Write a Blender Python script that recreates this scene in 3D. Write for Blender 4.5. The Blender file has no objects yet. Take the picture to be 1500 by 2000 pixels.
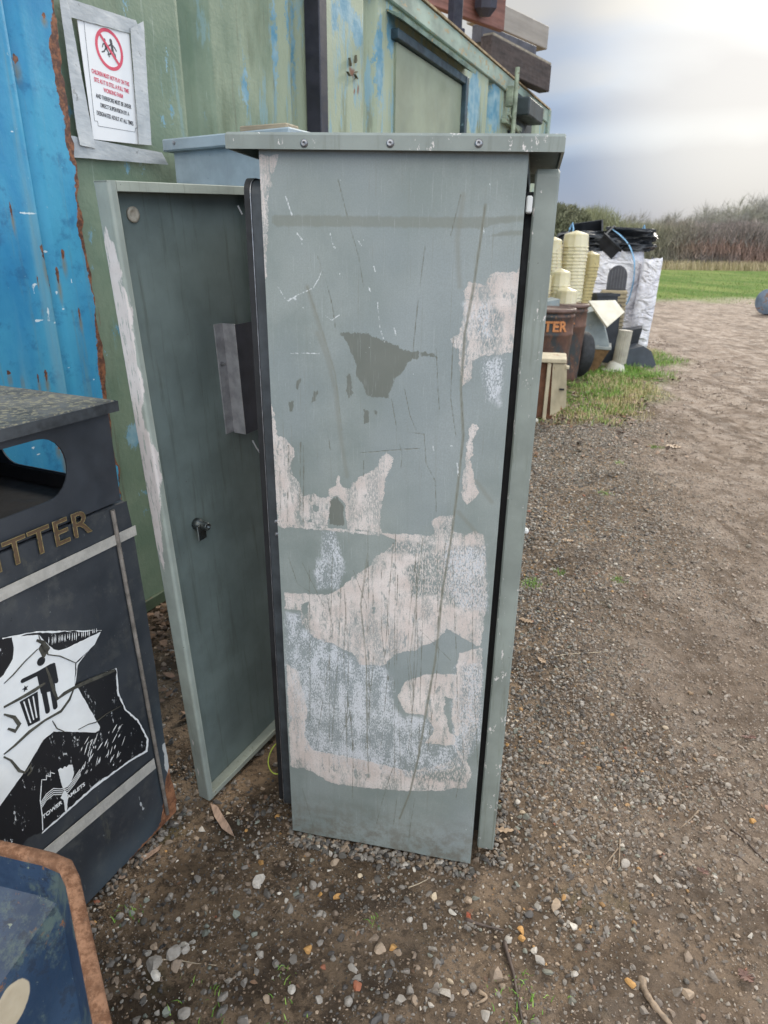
import bpy, math, random
import numpy as np
from mathutils import Vector, Matrix
random.seed(7); rng = np.random.default_rng(11)
S = bpy.context.scene; COL = S.collection
R = math.radians

# ------------------------------------------------------------------ camera
F, YH, ROLL, CH = 1290.0, 492.0, R(-0.8), 1.28
th = math.atan((1000-YH)/F)
fw = np.array([0, math.cos(th), -math.sin(th)]); up0 = np.array([0, math.sin(th), math.cos(th)]); rt0 = np.array([1., 0, 0])
upv = up0*math.cos(ROLL)+rt0*math.sin(ROLL); rtv = rt0*math.cos(ROLL)-up0*math.sin(ROLL)
CP = np.array([0, 0, CH])
cam = bpy.data.objects.new('camera', bpy.data.cameras.new('camera')); COL.objects.link(cam)
m = Matrix.Identity(4)
for i in range(3):
    m[i][0] = rtv[i]; m[i][1] = upv[i]; m[i][2] = -fw[i]; m[i][3] = CP[i]
cam.matrix_world = m
cam.data.sensor_fit = 'VERTICAL'; cam.data.sensor_height = 36; cam.data.sensor_width = 27; cam.data.lens = 36*F/2000
cam.data.clip_start = 0.05; cam.data.clip_end = 2000
cam.data.dof.use_dof = True; cam.data.dof.focus_distance = 1.25; cam.data.dof.aperture_fstop = 8.5
S.camera = cam
S.render.resolution_x = 768; S.render.resolution_y = 1024

# ------------------------------------------------------------------ sky, sun, exposure
SUN_AZ, SUN_EL = 33.0, 30.0
w = bpy.data.worlds.new('World'); S.world = w; w.use_nodes = True
nt = w.node_tree; nt.nodes.clear()
def nn(t, **k):
    n = nt.nodes.new(t)
    for a, b in k.items(): setattr(n, a, b)
    return n
def lk(a, b): nt.links.new(a, b)
out = nn('ShaderNodeOutputWorld'); bg = nn('ShaderNodeBackground'); bg.inputs[1].default_value = 0.12
sky = nn('ShaderNodeTexSky', sky_type='NISHITA'); sky.sun_disc = False
sky.sun_elevation = R(SUN_EL); sky.sun_rotation = R(SUN_AZ); sky.dust_density = 1.5; sky.air_density = 1.0
tc = nn('ShaderNodeTexCoord')
mp = nn('ShaderNodeMapping'); mp.inputs['Scale'].default_value = (1.0, 1.0, 3.2); mp.inputs['Location'].default_value = (0.35, 0.1, 0.62)
nz = nn('ShaderNodeTexNoise'); nz.inputs['Scale'].default_value = 1.7; nz.inputs['Distortion'].default_value = .5; nz.inputs['Detail'].default_value = 6; nz.inputs['Roughness'].default_value = 0.45
lk(tc.outputs['Generated'], mp.inputs[0]); lk(mp.outputs[0], nz.inputs['Vector'])
rp = nn('ShaderNodeValToRGB')
e_ = rp.color_ramp.elements
e_[0].position = 0.40; e_[0].color = (0.20, 0.35, 0.64, 1)
e_[1].position = 0.62; e_[1].color = (0.93, 0.91, 0.86, 1)
x_ = rp.color_ramp.elements.new(0.5); x_.color = (0.45, 0.62, 0.90, 1)
sz = nn('ShaderNodeSeparateXYZ'); lk(tc.outputs['Generated'], sz.inputs[0])
cv = nn('ShaderNodeValToRGB'); cv.color_ramp.interpolation = 'EASE'; ce = cv.color_ramp.elements
for q, g_ in [(.04, .465), (.09, .415), (.135, .515), (.17, .42), (.215, .52), (.27, .60), (.5, .58)]:
    k_ = ce.new(q); k_.color = (g_, g_, g_, 1)
ce[0].position = 0.0; ce[0].color = (.50, .50, .50, 1); ce[-1].position = 1.0; ce[-1].color = (.56, .56, .56, 1)
wz_ = nn('ShaderNodeMath', operation='MULTIPLY_ADD'); lk(nz.outputs['Fac'], wz_.inputs[0]); wz_.inputs[1].default_value = .10; lk(sz.outputs['Z'], wz_.inputs[2])
wz2 = nn('ShaderNodeMath', operation='SUBTRACT'); lk(wz_.outputs[0], wz2.inputs[0]); wz2.inputs[1].default_value = .05; lk(wz2.outputs[0], cv.inputs[0])
ad = nn('ShaderNodeMath', operation='MULTIPLY_ADD'); lk(nz.outputs['Fac'], ad.inputs[0]); ad.inputs[1].default_value = .55
sb_ = nn('ShaderNodeMath', operation='SUBTRACT'); lk(cv.outputs[0], sb_.inputs[0]); sb_.inputs[1].default_value = .275; lk(sb_.outputs[0], ad.inputs[2]); lk(ad.outputs[0], rp.inputs[0])
dp = nn('ShaderNodeVectorMath', operation='DOT_PRODUCT')
sd = (math.sin(R(26))*math.cos(R(13)), math.cos(R(26))*math.cos(R(13)), math.sin(R(13)))
dp.inputs[1].default_value = sd; lk(tc.outputs['Generated'], dp.inputs[0])
mr = nn('ShaderNodeMapRange'); mr.interpolation_type = 'SMOOTHSTEP'
mr.inputs['From Min'].default_value = 0.968; mr.inputs['From Max'].default_value = 1.0
lk(dp.outputs['Value'], mr.inputs['Value'])
gl = nn('ShaderNodeMix', data_type='RGBA', blend_type='ADD'); gl.inputs['B'].default_value = (0.95, 0.80, 0.50, 1)
lk(mr.outputs[0], gl.inputs['Factor']); lk(rp.outputs[0], gl.inputs['A'])
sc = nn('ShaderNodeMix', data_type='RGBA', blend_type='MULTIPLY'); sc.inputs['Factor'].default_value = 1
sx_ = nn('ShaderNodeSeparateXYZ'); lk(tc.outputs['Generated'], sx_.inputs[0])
bk = nn('ShaderNodeMapRange'); bk.inputs['From Min'].default_value = -.5; bk.inputs['From Max'].default_value = .55; bk.inputs['To Min'].default_value = 14.0; bk.inputs['To Max'].default_value = 2.6  # unseen sky behind the camera made brighter to light the near faces
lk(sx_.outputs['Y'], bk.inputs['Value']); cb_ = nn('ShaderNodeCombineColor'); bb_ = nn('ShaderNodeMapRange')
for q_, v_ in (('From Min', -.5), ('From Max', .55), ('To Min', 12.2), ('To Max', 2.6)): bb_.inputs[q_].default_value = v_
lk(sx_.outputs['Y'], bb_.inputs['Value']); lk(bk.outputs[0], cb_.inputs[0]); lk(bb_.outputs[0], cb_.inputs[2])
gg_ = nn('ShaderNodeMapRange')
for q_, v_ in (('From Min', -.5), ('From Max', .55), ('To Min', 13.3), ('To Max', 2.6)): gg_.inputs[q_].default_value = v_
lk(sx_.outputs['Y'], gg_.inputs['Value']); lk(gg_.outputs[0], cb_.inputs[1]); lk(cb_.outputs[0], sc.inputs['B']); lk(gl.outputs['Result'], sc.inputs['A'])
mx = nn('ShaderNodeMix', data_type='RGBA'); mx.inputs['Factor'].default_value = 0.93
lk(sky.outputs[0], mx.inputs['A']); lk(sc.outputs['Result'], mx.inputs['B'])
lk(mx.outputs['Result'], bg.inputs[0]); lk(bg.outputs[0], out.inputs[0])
ld = bpy.data.lights.new('sun', 'SUN'); ld.energy = 1.5; ld.angle = R(12); ld.color = (1, 0.93, 0.82)
sun = bpy.data.objects.new('sun', ld); COL.objects.link(sun)
sv = Vector((math.sin(R(SUN_AZ))*math.cos(R(SUN_EL)), math.cos(R(SUN_AZ))*math.cos(R(SUN_EL)), math.sin(R(SUN_EL))))
sun.rotation_euler = (-sv).to_track_quat('-Z', 'Y').to_euler()
S.view_settings.view_transform = 'Standard'; S.view_settings.look = 'None'; S.view_settings.exposure = 0.97; S.view_settings.gamma = 1

# ------------------------------------------------------------------ pixel -> place helpers (photograph coordinates 1500x2000)
def ray(x, y): return fw*F+rtv*(x-750)-upv*(y-1000)
def PZ(x, y, z=0.0):
    d = ray(x, y); return CP+d*((z-CH)/d[2])
def PD(x, y, D):
    d = ray(x, y); return CP+d/math.hypot(d[0], d[1])*D
class Frame:                                   # x along a face, y into depth (away from the camera), z up
    def __init__(s, o, ang):
        s.o = np.array(o, float); s.a = ang
        s.ex = np.array([math.cos(ang), math.sin(ang), 0]); s.ey = np.array([-math.sin(ang), math.cos(ang), 0])
    def at(s, x, y, dep=0.0):                  # photo pixel on the plane at depth dep -> local (x, z)
        d = ray(x, y); o = s.o+s.ey*dep; t = np.dot(o-CP, s.ey)/np.dot(d, s.ey); p = CP+d*t-s.o
        return float(p@s.ex), float(p[2])
    def poly(s, pts, dep=0.0): return [s.at(x, y, dep) for x, y in pts]

# ------------------------------------------------------------------ noise and distance fields
def hsh(ix, iy, seed):
    h = (ix.astype(np.int64)*374761393+iy.astype(np.int64)*668265263+seed*1442695041) & 0xffffffff
    h = ((h ^ (h >> 13))*1274126177) & 0xffffffff
    return ((h ^ (h >> 16)) & 0xffff)/65535.0
def vn(x, y, seed=0):
    x = np.asarray(x, float); y = np.asarray(y, float)
    ix = np.floor(x); iy = np.floor(y); fx = x-ix; fy = y-iy
    fx = fx*fx*(3-2*fx); fy = fy*fy*(3-2*fy)
    a = hsh(ix, iy, seed); b = hsh(ix+1, iy, seed); c = hsh(ix, iy+1, seed); d = hsh(ix+1, iy+1, seed)
    return (a*(1-fx)+b*fx)*(1-fy)+(c*(1-fx)+d*fx)*fy
def fbm(x, y, seed=0, o=4, g=0.5):
    s = 0; a = 1; t = 0
    for i in range(o):
        s = s+a*vn(x*2**i, y*2**i, seed+i*17); t += a; a *= g
    return s/t
def seg_dist(X, Z, pts, closed=False):
    D = np.full(X.shape, 1e9); n = len(pts)
    for i in range(n if closed else n-1):
        ax, az = pts[i]; bx, bz = pts[(i+1) % n]
        dx, dz = bx-ax, bz-az; L = dx*dx+dz*dz+1e-12
        t = np.clip(((X-ax)*dx+(Z-az)*dz)/L, 0, 1)
        D = np.minimum(D, np.hypot(X-ax-t*dx, Z-az-t*dz))
    return D
def sdf(X, Z, pts):
    D = seg_dist(X, Z, pts, True); ins = np.zeros(X.shape, bool); n = len(pts); j = n-1
    for i in range(n):
        xi, zi = pts[i]; xj, zj = pts[j]
        if zi != zj:
            c = ((zi > Z) != (zj > Z)) & (X < (xj-xi)*(Z-zi)/(zj-zi)+xi)
            ins ^= c
        j = i
    return np.where(ins, D, -D)
def union(*a):
    r = a[0]
    for b in a[1:]: r = np.maximum(r, b)
    return r

# ------------------------------------------------------------------ mesh helpers
class MB:
    def __init__(s): s.v = []; s.f = []
    def add(s, vs, fs):
        b = len(s.v); s.v += [tuple(map(float, p)) for p in vs]; s.f += [tuple(b+i for i in f) for f in fs]; return s
    def box(s, x0, x1, y0, y1, z0, z1, bev=0.0, M=None):
        if bev <= 0:
            vs = [(x, y, z) for z in (z0, z1) for y in (y0, y1) for x in (x0, x1)]
            fs = [(0, 2, 3, 1), (4, 5, 7, 6), (0, 1, 5, 4), (2, 6, 7, 3), (0, 4, 6, 2), (1, 3, 7, 5)]
        else:
            b = bev; X = (x0, x1); Y = (y0, y1); Z = (z0, z1); vs = []; idx = {}
            for i in (0, 1):
                for j in (0, 1):
                    for k in (0, 1):
                        sx, sy, sz = (1-2*i)*b, (1-2*j)*b, (1-2*k)*b
                        for a in range(3):
                            p = [X[i], Y[j], Z[k]]; o = [sx, sy, sz]
                            for q in range(3):
                                if q != a: p[q] += o[q]
                            idx[(i, j, k, a)] = len(vs); vs.append(tuple(p))
            fs = []
            I = idx
            for k in (0, 1):
                q = [I[(0, 0, k, 2)], I[(1, 0, k, 2)], I[(1, 1, k, 2)], I[(0, 1, k, 2)]]; fs.append(q if k else q[::-1])
                q = [I[(0, k, 0, 1)], I[(1, k, 0, 1)], I[(1, k, 1, 1)], I[(0, k, 1, 1)]]; fs.append(q[::-1] if k else q)
                q = [I[(k, 0, 0, 0)], I[(k, 1, 0, 0)], I[(k, 1, 1, 0)], I[(k, 0, 1, 0)]]; fs.append(q if k else q[::-1])
            for i in (0, 1):
                for j in (0, 1):
                    fs.append([I[(i, j, 0, 0)], I[(i, j, 0, 1)], I[(i, j, 1, 1)], I[(i, j, 1, 0)]])
                    fs.append([I[(i, 0, j, 0)], I[(i, 0, j, 2)], I[(i, 1, j, 2)], I[(i, 1, j, 0)]])
                    fs.append([I[(0, i, j, 1)], I[(0, i, j, 2)], I[(1, i, j, 2)], I[(1, i, j, 1)]])
                    for k in (0, 1): fs.append([I[(i, j, k, 0)], I[(i, j, k, 1)], I[(i, j, k, 2)]])
        if M is not None: vs = [tuple(M @ Vector(p)) for p in vs]
        return s.add(vs, fs)
    def tube(s, pts, r, n=8, cap=True, flat=1.0):
        pts = [np.array(p, float) for p in pts]; rs = r if hasattr(r, '__len__') else [r]*len(pts)
        b = len(s.v); prev = None
        for i, p in enumerate(pts):
            t = pts[min(i+1, len(pts)-1)]-pts[max(i-1, 0)]; t = t/(np.linalg.norm(t)+1e-9)
            if prev is None:
                a = np.array([0, 0, 1.]) if abs(t[2]) < .9 else np.array([1., 0, 0])
                u = np.cross(t, a)
            else: u = prev-t*np.dot(prev, t)
            u = u/np.linalg.norm(u); v_ = np.cross(t, u); prev = u
            for k in range(n):
                an = 2*math.pi*k/n; s.v.append(tuple(p+rs[i]*(u*math.cos(an)+v_*math.sin(an)*flat)))
        for i in range(len(pts)-1):
            for k in range(n):
                s.f.append((b+i*n+k, b+i*n+(k+1) % n, b+(i+1)*n+(k+1) % n, b+(i+1)*n+k))
        if cap:
            s.f.append(tuple(b+k for k in range(n))[::-1]); s.f.append(tuple(b+(len(pts)-1)*n+k for k in range(n)))
        return s
    def lathe(s, prof, n=32, c=(0, 0, 0), M=None, phase=0.0, closed=False):
        b = len(s.v)
        for (r, z) in prof:
            for k in range(n):
                a = 2*math.pi*k/n+phase; p = Vector((c[0]+r*math.cos(a), c[1]+r*math.sin(a), c[2]+z))
                if M is not None: p = M @ p
                s.v.append(tuple(p))
        for i in range(len(prof)-1):
            for k in range(n):
                s.f.append((b+i*n+k, b+i*n+(k+1) % n, b+(i+1)*n+(k+1) % n, b+(i+1)*n+k))
        if prof[0][0] > 1e-4: s.f.append(tuple(b+k for k in range(n))[::-1])
        if prof[-1][0] > 1e-4: s.f.append(tuple(b+(len(prof)-1)*n+k for k in range(n)))
        return s
    def prism(s, pts, y0, y1, M=None):          # polygon in local x,z, extruded along y
        n = len(pts); vs = [(x, y0, z) for x, z in pts]+[(x, y1, z) for x, z in pts]
        if M is not None: vs = [tuple(M @ Vector(p)) for p in vs]
        fs = [tuple(range(n)), tuple(range(2*n-1, n-1, -1))]+[(i, n+i, n+(i+1) % n, (i+1) % n) for i in range(n)]
        return s.add(vs, fs)
    def hull8(s, bot, top):                      # two quads of 4 points each
        return s.add(list(bot)+list(top), [(3, 2, 1, 0), (4, 5, 6, 7), (0, 1, 5, 4), (1, 2, 6, 5), (2, 3, 7, 6), (3, 0, 4, 7)])
def newobj(name, mesh, mat, parent=None):
    o = bpy.data.objects.new(name, mesh); COL.objects.link(o)
    if mat: mesh.materials.append(mat)
    if parent: o.parent = parent
    return o
def obj(name, mb, mat, parent=None, smooth=False, loc=None):
    me = bpy.data.meshes.new(name); me.from_pydata(mb.v, [], mb.f); me.update()
    if smooth: me.polygons.foreach_set('use_smooth', [True]*len(me.polygons))
    o = newobj(name, me, mat, parent)
    if loc is not None: o.location = loc
    return o
def npmesh(name, V, Fc, mat, parent=None, smooth=False, attrs=None, colors=None):
    me = bpy.data.meshes.new(name); V = np.asarray(V, np.float32); Fc = np.asarray(Fc, np.int32)
    me.vertices.add(len(V)); me.vertices.foreach_set('co', V.ravel())
    k = Fc.shape[1]; me.loops.add(Fc.size); me.loops.foreach_set('vertex_index', Fc.ravel())
    me.polygons.add(len(Fc)); me.polygons.foreach_set('loop_start', np.arange(0, Fc.size, k, dtype=np.int32))
    me.polygons.foreach_set('loop_total', np.full(len(Fc), k, np.int32))
    me.polygons.foreach_set('use_smooth', np.full(len(Fc), smooth, bool))
    me.update(calc_edges=True)
    for n_, a in (attrs or {}).items():
        at = me.attributes.new(n_, 'FLOAT', 'POINT'); at.data.foreach_set('value', np.asarray(a, np.float32).ravel())
    if colors is not None:
        at = me.attributes.new('tint', 'FLOAT_COLOR', 'POINT')
        c = np.ones((len(V), 4), np.float32); c[:, :3] = colors; at.data.foreach_set('color', c.ravel())
    return newobj(name, me, mat, parent)
def grid_faces(nx, nz, flip=False):
    i = np.arange(nx-1)[None, :]+np.arange(nz-1)[:, None]*nx; i = i.ravel()
    q = np.stack([i, i+1, i+nx+1, i+nx], 1); return q[:, ::-1] if flip else q
def thing(name, label, cat, loc=(0, 0, 0), rz=0.0, group=None):
    o = bpy.data.objects.new(name, None); COL.objects.link(o); o.empty_display_size = 0.1
    o.location = loc; o.rotation_euler = (0, 0, rz); tag(o, label, cat, group); return o
def tag(o, label=None, cat=None, group=None, kind=None):
    if label: o['label'] = label
    if cat: o['category'] = cat
    if group: o['group'] = group
    if kind: o['kind'] = kind
    return o
def text_obj(name, s, size, mat, parent, loc, rot, sx=1.0, ext=0.0004, align='CENTER', outline=0.0, bold=0.0, shear=0.0, space=1.0):
    cu = bpy.data.curves.new(name, 'FONT'); cu.body = s; cu.size = size; cu.align_x = align; cu.extrude = ext; cu.offset = bold; cu.shear = shear
    cu.space_character = space
    if outline: cu.fill_mode = 'NONE'; cu.bevel_depth = outline; cu.bevel_resolution = 1; cu.extrude = 0
    t = bpy.data.objects.new(name, cu); COL.objects.link(t)
    dg = bpy.context.evaluated_depsgraph_get(); me = bpy.data.meshes.new_from_object(t.evaluated_get(dg))
    bpy.data.objects.remove(t); bpy.data.curves.remove(cu)
    me.materials.clear()
    o = newobj(name, me, mat, parent); o.location = loc; o.rotation_euler = rot; o.scale = (sx, 1, 1); return o

# ------------------------------------------------------------------ material helpers
class NT:
    def __init__(s, name):
        s.m = bpy.data.materials.new(name); s.m.use_nodes = True; s.t = s.m.node_tree; s.b = s.t.nodes['Principled BSDF']
        s.co = s.n('ShaderNodeTexCoord').outputs['Object']
    def n(s, t, **k):
        x = s.t.nodes.new(t)
        for a, b in k.items(): setattr(x, a, b)
        return x
    def l(s, a, b): s.t.links.new(a, b)
    def put(s, sock, v):
        if hasattr(v, 'is_output'): s.l(v, sock)
        elif isinstance(v, (tuple, list)) and len(v) == 3 and sock.type == 'RGBA': sock.default_value = (*v, 1)
        else: sock.default_value = v
    def scale(s, v):
        x = s.n('ShaderNodeMapping'); x.inputs['Scale'].default_value = v; s.l(s.co, x.inputs[0]); return x.outputs[0]
    def noise(s, sc, det=4, rough=.55, vec=None, dist=0.0):
        x = s.n('ShaderNodeTexNoise'); x.inputs['Scale'].default_value = sc; x.inputs['Detail'].default_value = det
        x.inputs['Roughness'].default_value = rough; x.inputs['Distortion'].default_value = dist
        s.l(vec if vec is not None else s.co, x.inputs['Vector']); return x.outputs['Fac']
    def attr(s, name, col=False):
        x = s.n('ShaderNodeAttribute', attribute_name=name); return x.outputs['Color' if col else 'Fac']
    def math(s, op, a, b=0.0, c=None):
        x = s.n('ShaderNodeMath', operation=op); s.put(x.inputs[0], a); s.put(x.inputs[1], b)
        if c is not None: s.put(x.inputs[2], c)
        return x.outputs[0]
    def step(s, v, a, b, lo=0.0, hi=1.0):
        x = s.n('ShaderNodeMapRange'); x.interpolation_type = 'SMOOTHSTEP'; s.put(x.inputs['Value'], v)
        x.inputs['From Min'].default_value = a; x.inputs['From Max'].default_value = b
        x.inputs['To Min'].default_value = lo; x.inputs['To Max'].default_value = hi; return x.outputs[0]
    def mix(s, f, a, b, mode='MIX'):
        x = s.n('ShaderNodeMix', data_type='RGBA', blend_type=mode); s.put(x.inputs['Factor'], f); s.put(x.inputs['A'], a); s.put(x.inputs['B'], b)
        return x.outputs['Result']
    def edge(s, name, amp=.012, sc=55, w=.0008, off=0.0, det=6, rough=.65, vec=None):   # ragged mask from a distance attribute
        a = s.math('MULTIPLY_ADD', s.math('SUBTRACT', s.noise(sc, det, rough, vec), .5), amp, s.attr(name))
        return s.step(a, off-w, off+w)
    def bump(s, h, st=.3, d=.002):
        x = s.n('ShaderNodeBump'); x.inputs['Strength'].default_value = st; x.inputs['Distance'].default_value = d
        s.l(h, x.inputs['Height']); s.l(x.outputs[0], s.b.inputs['Normal']); return s
    def done(s, col, rough=.6, metal=0.0, spec=None):
        s.put(s.b.inputs['Base Color'], col); s.put(s.b.inputs['Roughness'], rough); s.put(s.b.inputs['Metallic'], metal)
        if spec is not None: s.b.inputs['Specular IOR Level'].default_value = spec
        return s.m
def M_plain(name, c, var=.25, sc=12, rough=.6, metal=0.0, bump=.15, bsc=60, spec=None, stretch=(1, 1, 1), speck=None):
    t = NT(name); v = t.scale(stretch)
    n1 = t.noise(sc, 5, .6, v); lo = tuple(x*(1-var) for x in c); hi = tuple(min(1, x*(1+var)) for x in c)
    col = t.mix(t.step(n1, .3, .7), lo, hi)
    if speck: col = t.mix(t.step(t.noise(speck[1], 5, .7, v), speck[2], speck[2]+.03), col, speck[0])
    r = t.step(t.noise(sc*2.3, 4), .3, .7, max(0, rough-.1), min(1, rough+.1))
    t.bump(t.noise(bsc, 4), bump); return t.done(col, r, metal, spec)
def M_rust(name, c=(.13, .048, .02), c2=(.34, .15, .065)):
    t = NT(name); n1 = t.noise(48, 9, .8); col = t.mix(t.step(n1, .42, .58), c, c2); col = t.mix(t.step(t.noise(14, 5, .6), .45, .62, 0, .5), col, tuple(x*.5 for x in c2))
    col = t.mix(t.step(t.noise(90, 8, .8), .52, .66, 0, .6), col, tuple(x*.45 for x in c)); col = t.mix(t.step(t.noise(45, 8, .8), .60, .68, 0, .5), col, (.36, .27, .20)); t.bump(t.noise(160, 5), .5, .002); return t.done(col, .85)

GREY = (.255, .285, .265)
PINK = (.64, .565, .52)
# cabinet side panel: grey-green paint, paste-paper residue and scraped undercoat with shapes of their own
t = NT('panel_paint')
mott = t.noise(7, 6, .6); col = t.mix(t.step(mott, .35, .68), (.205, .238, .222), (.275, .305, .288))
col = t.mix(t.step(t.noise(2.2, 3, .5), .45, .62, 0, .45), col, (.29, .325, .345))
col = t.mix(t.math('MULTIPLY', t.edge('olive', .010, 60, .002), .55), col, (.17, .175, .135))
streak = t.noise(9, 6, .6, t.scale((9, 9, .35)))
col = t.mix(t.step(streak, .56, .72, 0, .35), col, (.20, .225, .205))
darkm = t.edge('dark', .020, 70, .0006, det=8, rough=.75, vec=t.scale((1.6, 1, .6))); col = t.mix(darkm, col, t.mix(t.noise(14, 3), (.115, .125, .105), (.17, .18, .155)))
# bluish rubbed film: speckled
sp = t.noise(330, 5, .75, t.scale((1.2, 1, .6))); sp2 = t.noise(24, 6, .7, t.scale((1.4, 1, .6)))
rub = t.math('ADD', t.math('MULTIPLY', t.math('SUBTRACT', sp2, .5), 2.6), t.math('MULTIPLY', t.math('SUBTRACT', sp, .48), 3.4))
rubm = t.math('MULTIPLY', t.step(rub, -.05, .22), t.step(t.math('MULTIPLY_ADD', t.math('SUBTRACT', t.noise(30, 6, .7), .5), .04, t.attr('rub')), -.006, .008))
col = t.mix(t.step(t.attr('rub'), -.004, .006, 0, .5), col, (.262, .288, .30)); col = t.mix(t.math('MULTIPLY', rubm, .9), col, (.62, .635, .665))
pk = t.edge('pink', .024, 42, .0005, det=9, rough=.74)
# paper residue is broken up by fine speckle near its edges and scratched vertically
fsp = t.noise(420, 4, .8); thin = t.math('ADD', t.math('MULTIPLY', t.attr('pink'), 14), t.math('MULTIPLY', t.math('SUBTRACT', fsp, .42), 5.0))
blot = t.step(t.noise(38, 6, .7, t.scale((1.4, 1, .7))), .56, .62)
smr = t.math('MAXIMUM', t.step(t.noise(13, 8, .75, t.scale((2.2, 1, .5))), .47, .58, 0, .75), t.step(t.math('MULTIPLY_ADD', t.math('SUBTRACT', t.noise(24, 6), .5), .03, t.attr('worn')), -.004, .008)); pk2 = t.math('MULTIPLY', t.math('MULTIPLY', pk, t.math('SUBTRACT', 1.0, t.math('MULTIPLY', smr, t.step(t.noise(260, 5, .8, t.scale((1.5, 1, .5))), .43, .52)))), t.step(thin, -.15, .3)); pk2 = t.math('MULTIPLY', pk2, t.math('SUBTRACT', 1.0, t.math('MULTIPLY', blot, .8)))
pcol = t.mix(t.step(t.noise(20, 5), .35, .65), (.61, .525, .48), (.71, .64, .60))
pcol = t.mix(t.step(t.noise(260, 3, .7), .58, .66, 0, .6), pcol, (.38, .36, .34))
col = t.mix(pk2, col, pcol)
fine = t.noise(60, 6, .7, t.scale((4.5, 4.5, .10)))
col = t.mix(t.step(fine, .60, .68, 0, .50), col, (.20, .20, .175)); fine2 = t.noise(110, 5, .7, t.scale((5, 5, .14))); col = t.mix(t.step(fine2, .60, .66, 0, .35), col, (.40, .43, .42)); col = t.mix(t.step(t.noise(420, 3, .7), .35, .65, 0, .22), col, (.15, .16, .15))
scr = t.step(t.math('MULTIPLY_ADD', t.math('SUBTRACT', t.noise(150, 3), .5), .0022, t.attr('scratch')), .0000, .0016, 1, 0)
scr = t.math('MULTIPLY', scr, t.step(t.noise(18, 4), .36, .52)); col = t.mix(t.math('MULTIPLY', scr, .85), col, (.135, .135, .105))
mainm = t.step(t.math('MULTIPLY_ADD', t.math('SUBTRACT', t.noise(60, 5), .5), .004, t.attr('main')), .0016, .0034, .62, 0); col = t.mix(mainm, col, (.185, .185, .145)); core = t.step(t.attr('main'), .0003, .0012, .5, 0); col = t.mix(core, col, (.12, .12, .095))
smear = t.step(t.attr('smear'), 0, .007, .42, 0); col = t.mix(smear, col, (.19, .185, .15))
wsc = t.step(t.math('MULTIPLY_ADD', t.math('SUBTRACT', t.noise(160, 6, .75), .5), .0055, t.attr('chip')), -.0002, .0010, 0, .8)
col = t.mix(wsc, col, (.72, .73, .74))
col = t.mix(t.step(t.noise(75, 5, .7), .70, .72), col, (.13, .14, .12))
chipx = t.step(t.noise(95, 5, .7, t.scale((1, 1, .5))), .70, .72); col = t.mix(chipx, col, (.62, .64, .64))
grime = t.math('MULTIPLY', t.step(t.attr('hgt'), .0, .16, 1, 0), t.step(t.noise(34, 7, .75), .40, .62)); col = t.mix(t.math('MULTIPLY', grime, .7), col, (.14, .12, .09))
t.bump(t.math('ADD', t.math('MULTIPLY', pk2, .25), t.math('ADD', t.math('MULTIPLY', t.noise(5, 3), 2.2), t.math('MULTIPLY', scr, -.35))), .35, .003)
PANEL = t.done(col, t.step(mott, .3, .7, .42, .6))

def M_grey(name, base=GREY, chip=(.60, .56, .53), chipt=.66, dirty=.5, attr=None, rough=.5):
    t = NT(name); n1 = t.noise(9, 6, .6)
    col = t.mix(t.step(n1, .3, .7), tuple(x*.84 for x in base), tuple(x*1.14 for x in base))
    col = t.mix(t.step(t.noise(11, 6, .7, t.scale((6, 6, .4))), .52, .72, 0, dirty), col, tuple(x*.6 for x in (base[0], base[1]*.96, base[2]*.85)))
    ch = t.step(t.noise(70, 7, .72, t.scale((1, 1, .45))), chipt, chipt+.01); col = t.mix(ch, col, chip)
    col = t.mix(t.step(t.noise(110, 5, .7), .68, .70), col, (.10, .10, .085))
    if attr:
        e = t.math('MULTIPLY', t.edge(attr, .034, 34, .0007, vec=t.scale((1, 1, .3)), det=9, rough=.78), t.step(t.noise(95, 6, .75, t.scale((2, 2, .22))), .585, .56)); col = t.mix(e, col, t.mix(t.noise(40, 4), (.55, .49, .46), (.68, .64, .62)))
    t.bump(t.noise(6, 3), .25, .004); return t.done(col, rough)
M_CAB = M_grey('cabinet_paint'); M_CAB2 = M_grey('rear_cabinet_paint', (.31, .37, .40), dirty=.15, chipt=.72)
M_EDGE = M_grey('cabinet_edge_paint', (.225, .25, .225), chipt=.62, dirty=.75)
M_DOORIN = M_grey('door_inner_paint', (.16, .20, .19), chipt=.735, dirty=.7, rough=.45)
M_DARK = M_plain('dark_frame_paint', (.045, .052, .058), .3, 20, .5)
M_RUB = M_plain('black_rubber', (.012, .012, .013), .3, 20, .55)
M_STEEL = M_plain('dull_steel', (.30, .30, .31), .3, 60, .38, .8)
M_ZINC = M_plain('zinc_plate', (.33, .33, .345), .2, 40, .42, .3)
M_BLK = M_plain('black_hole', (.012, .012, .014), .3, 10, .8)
M_RUST = M_rust('rust')

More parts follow.
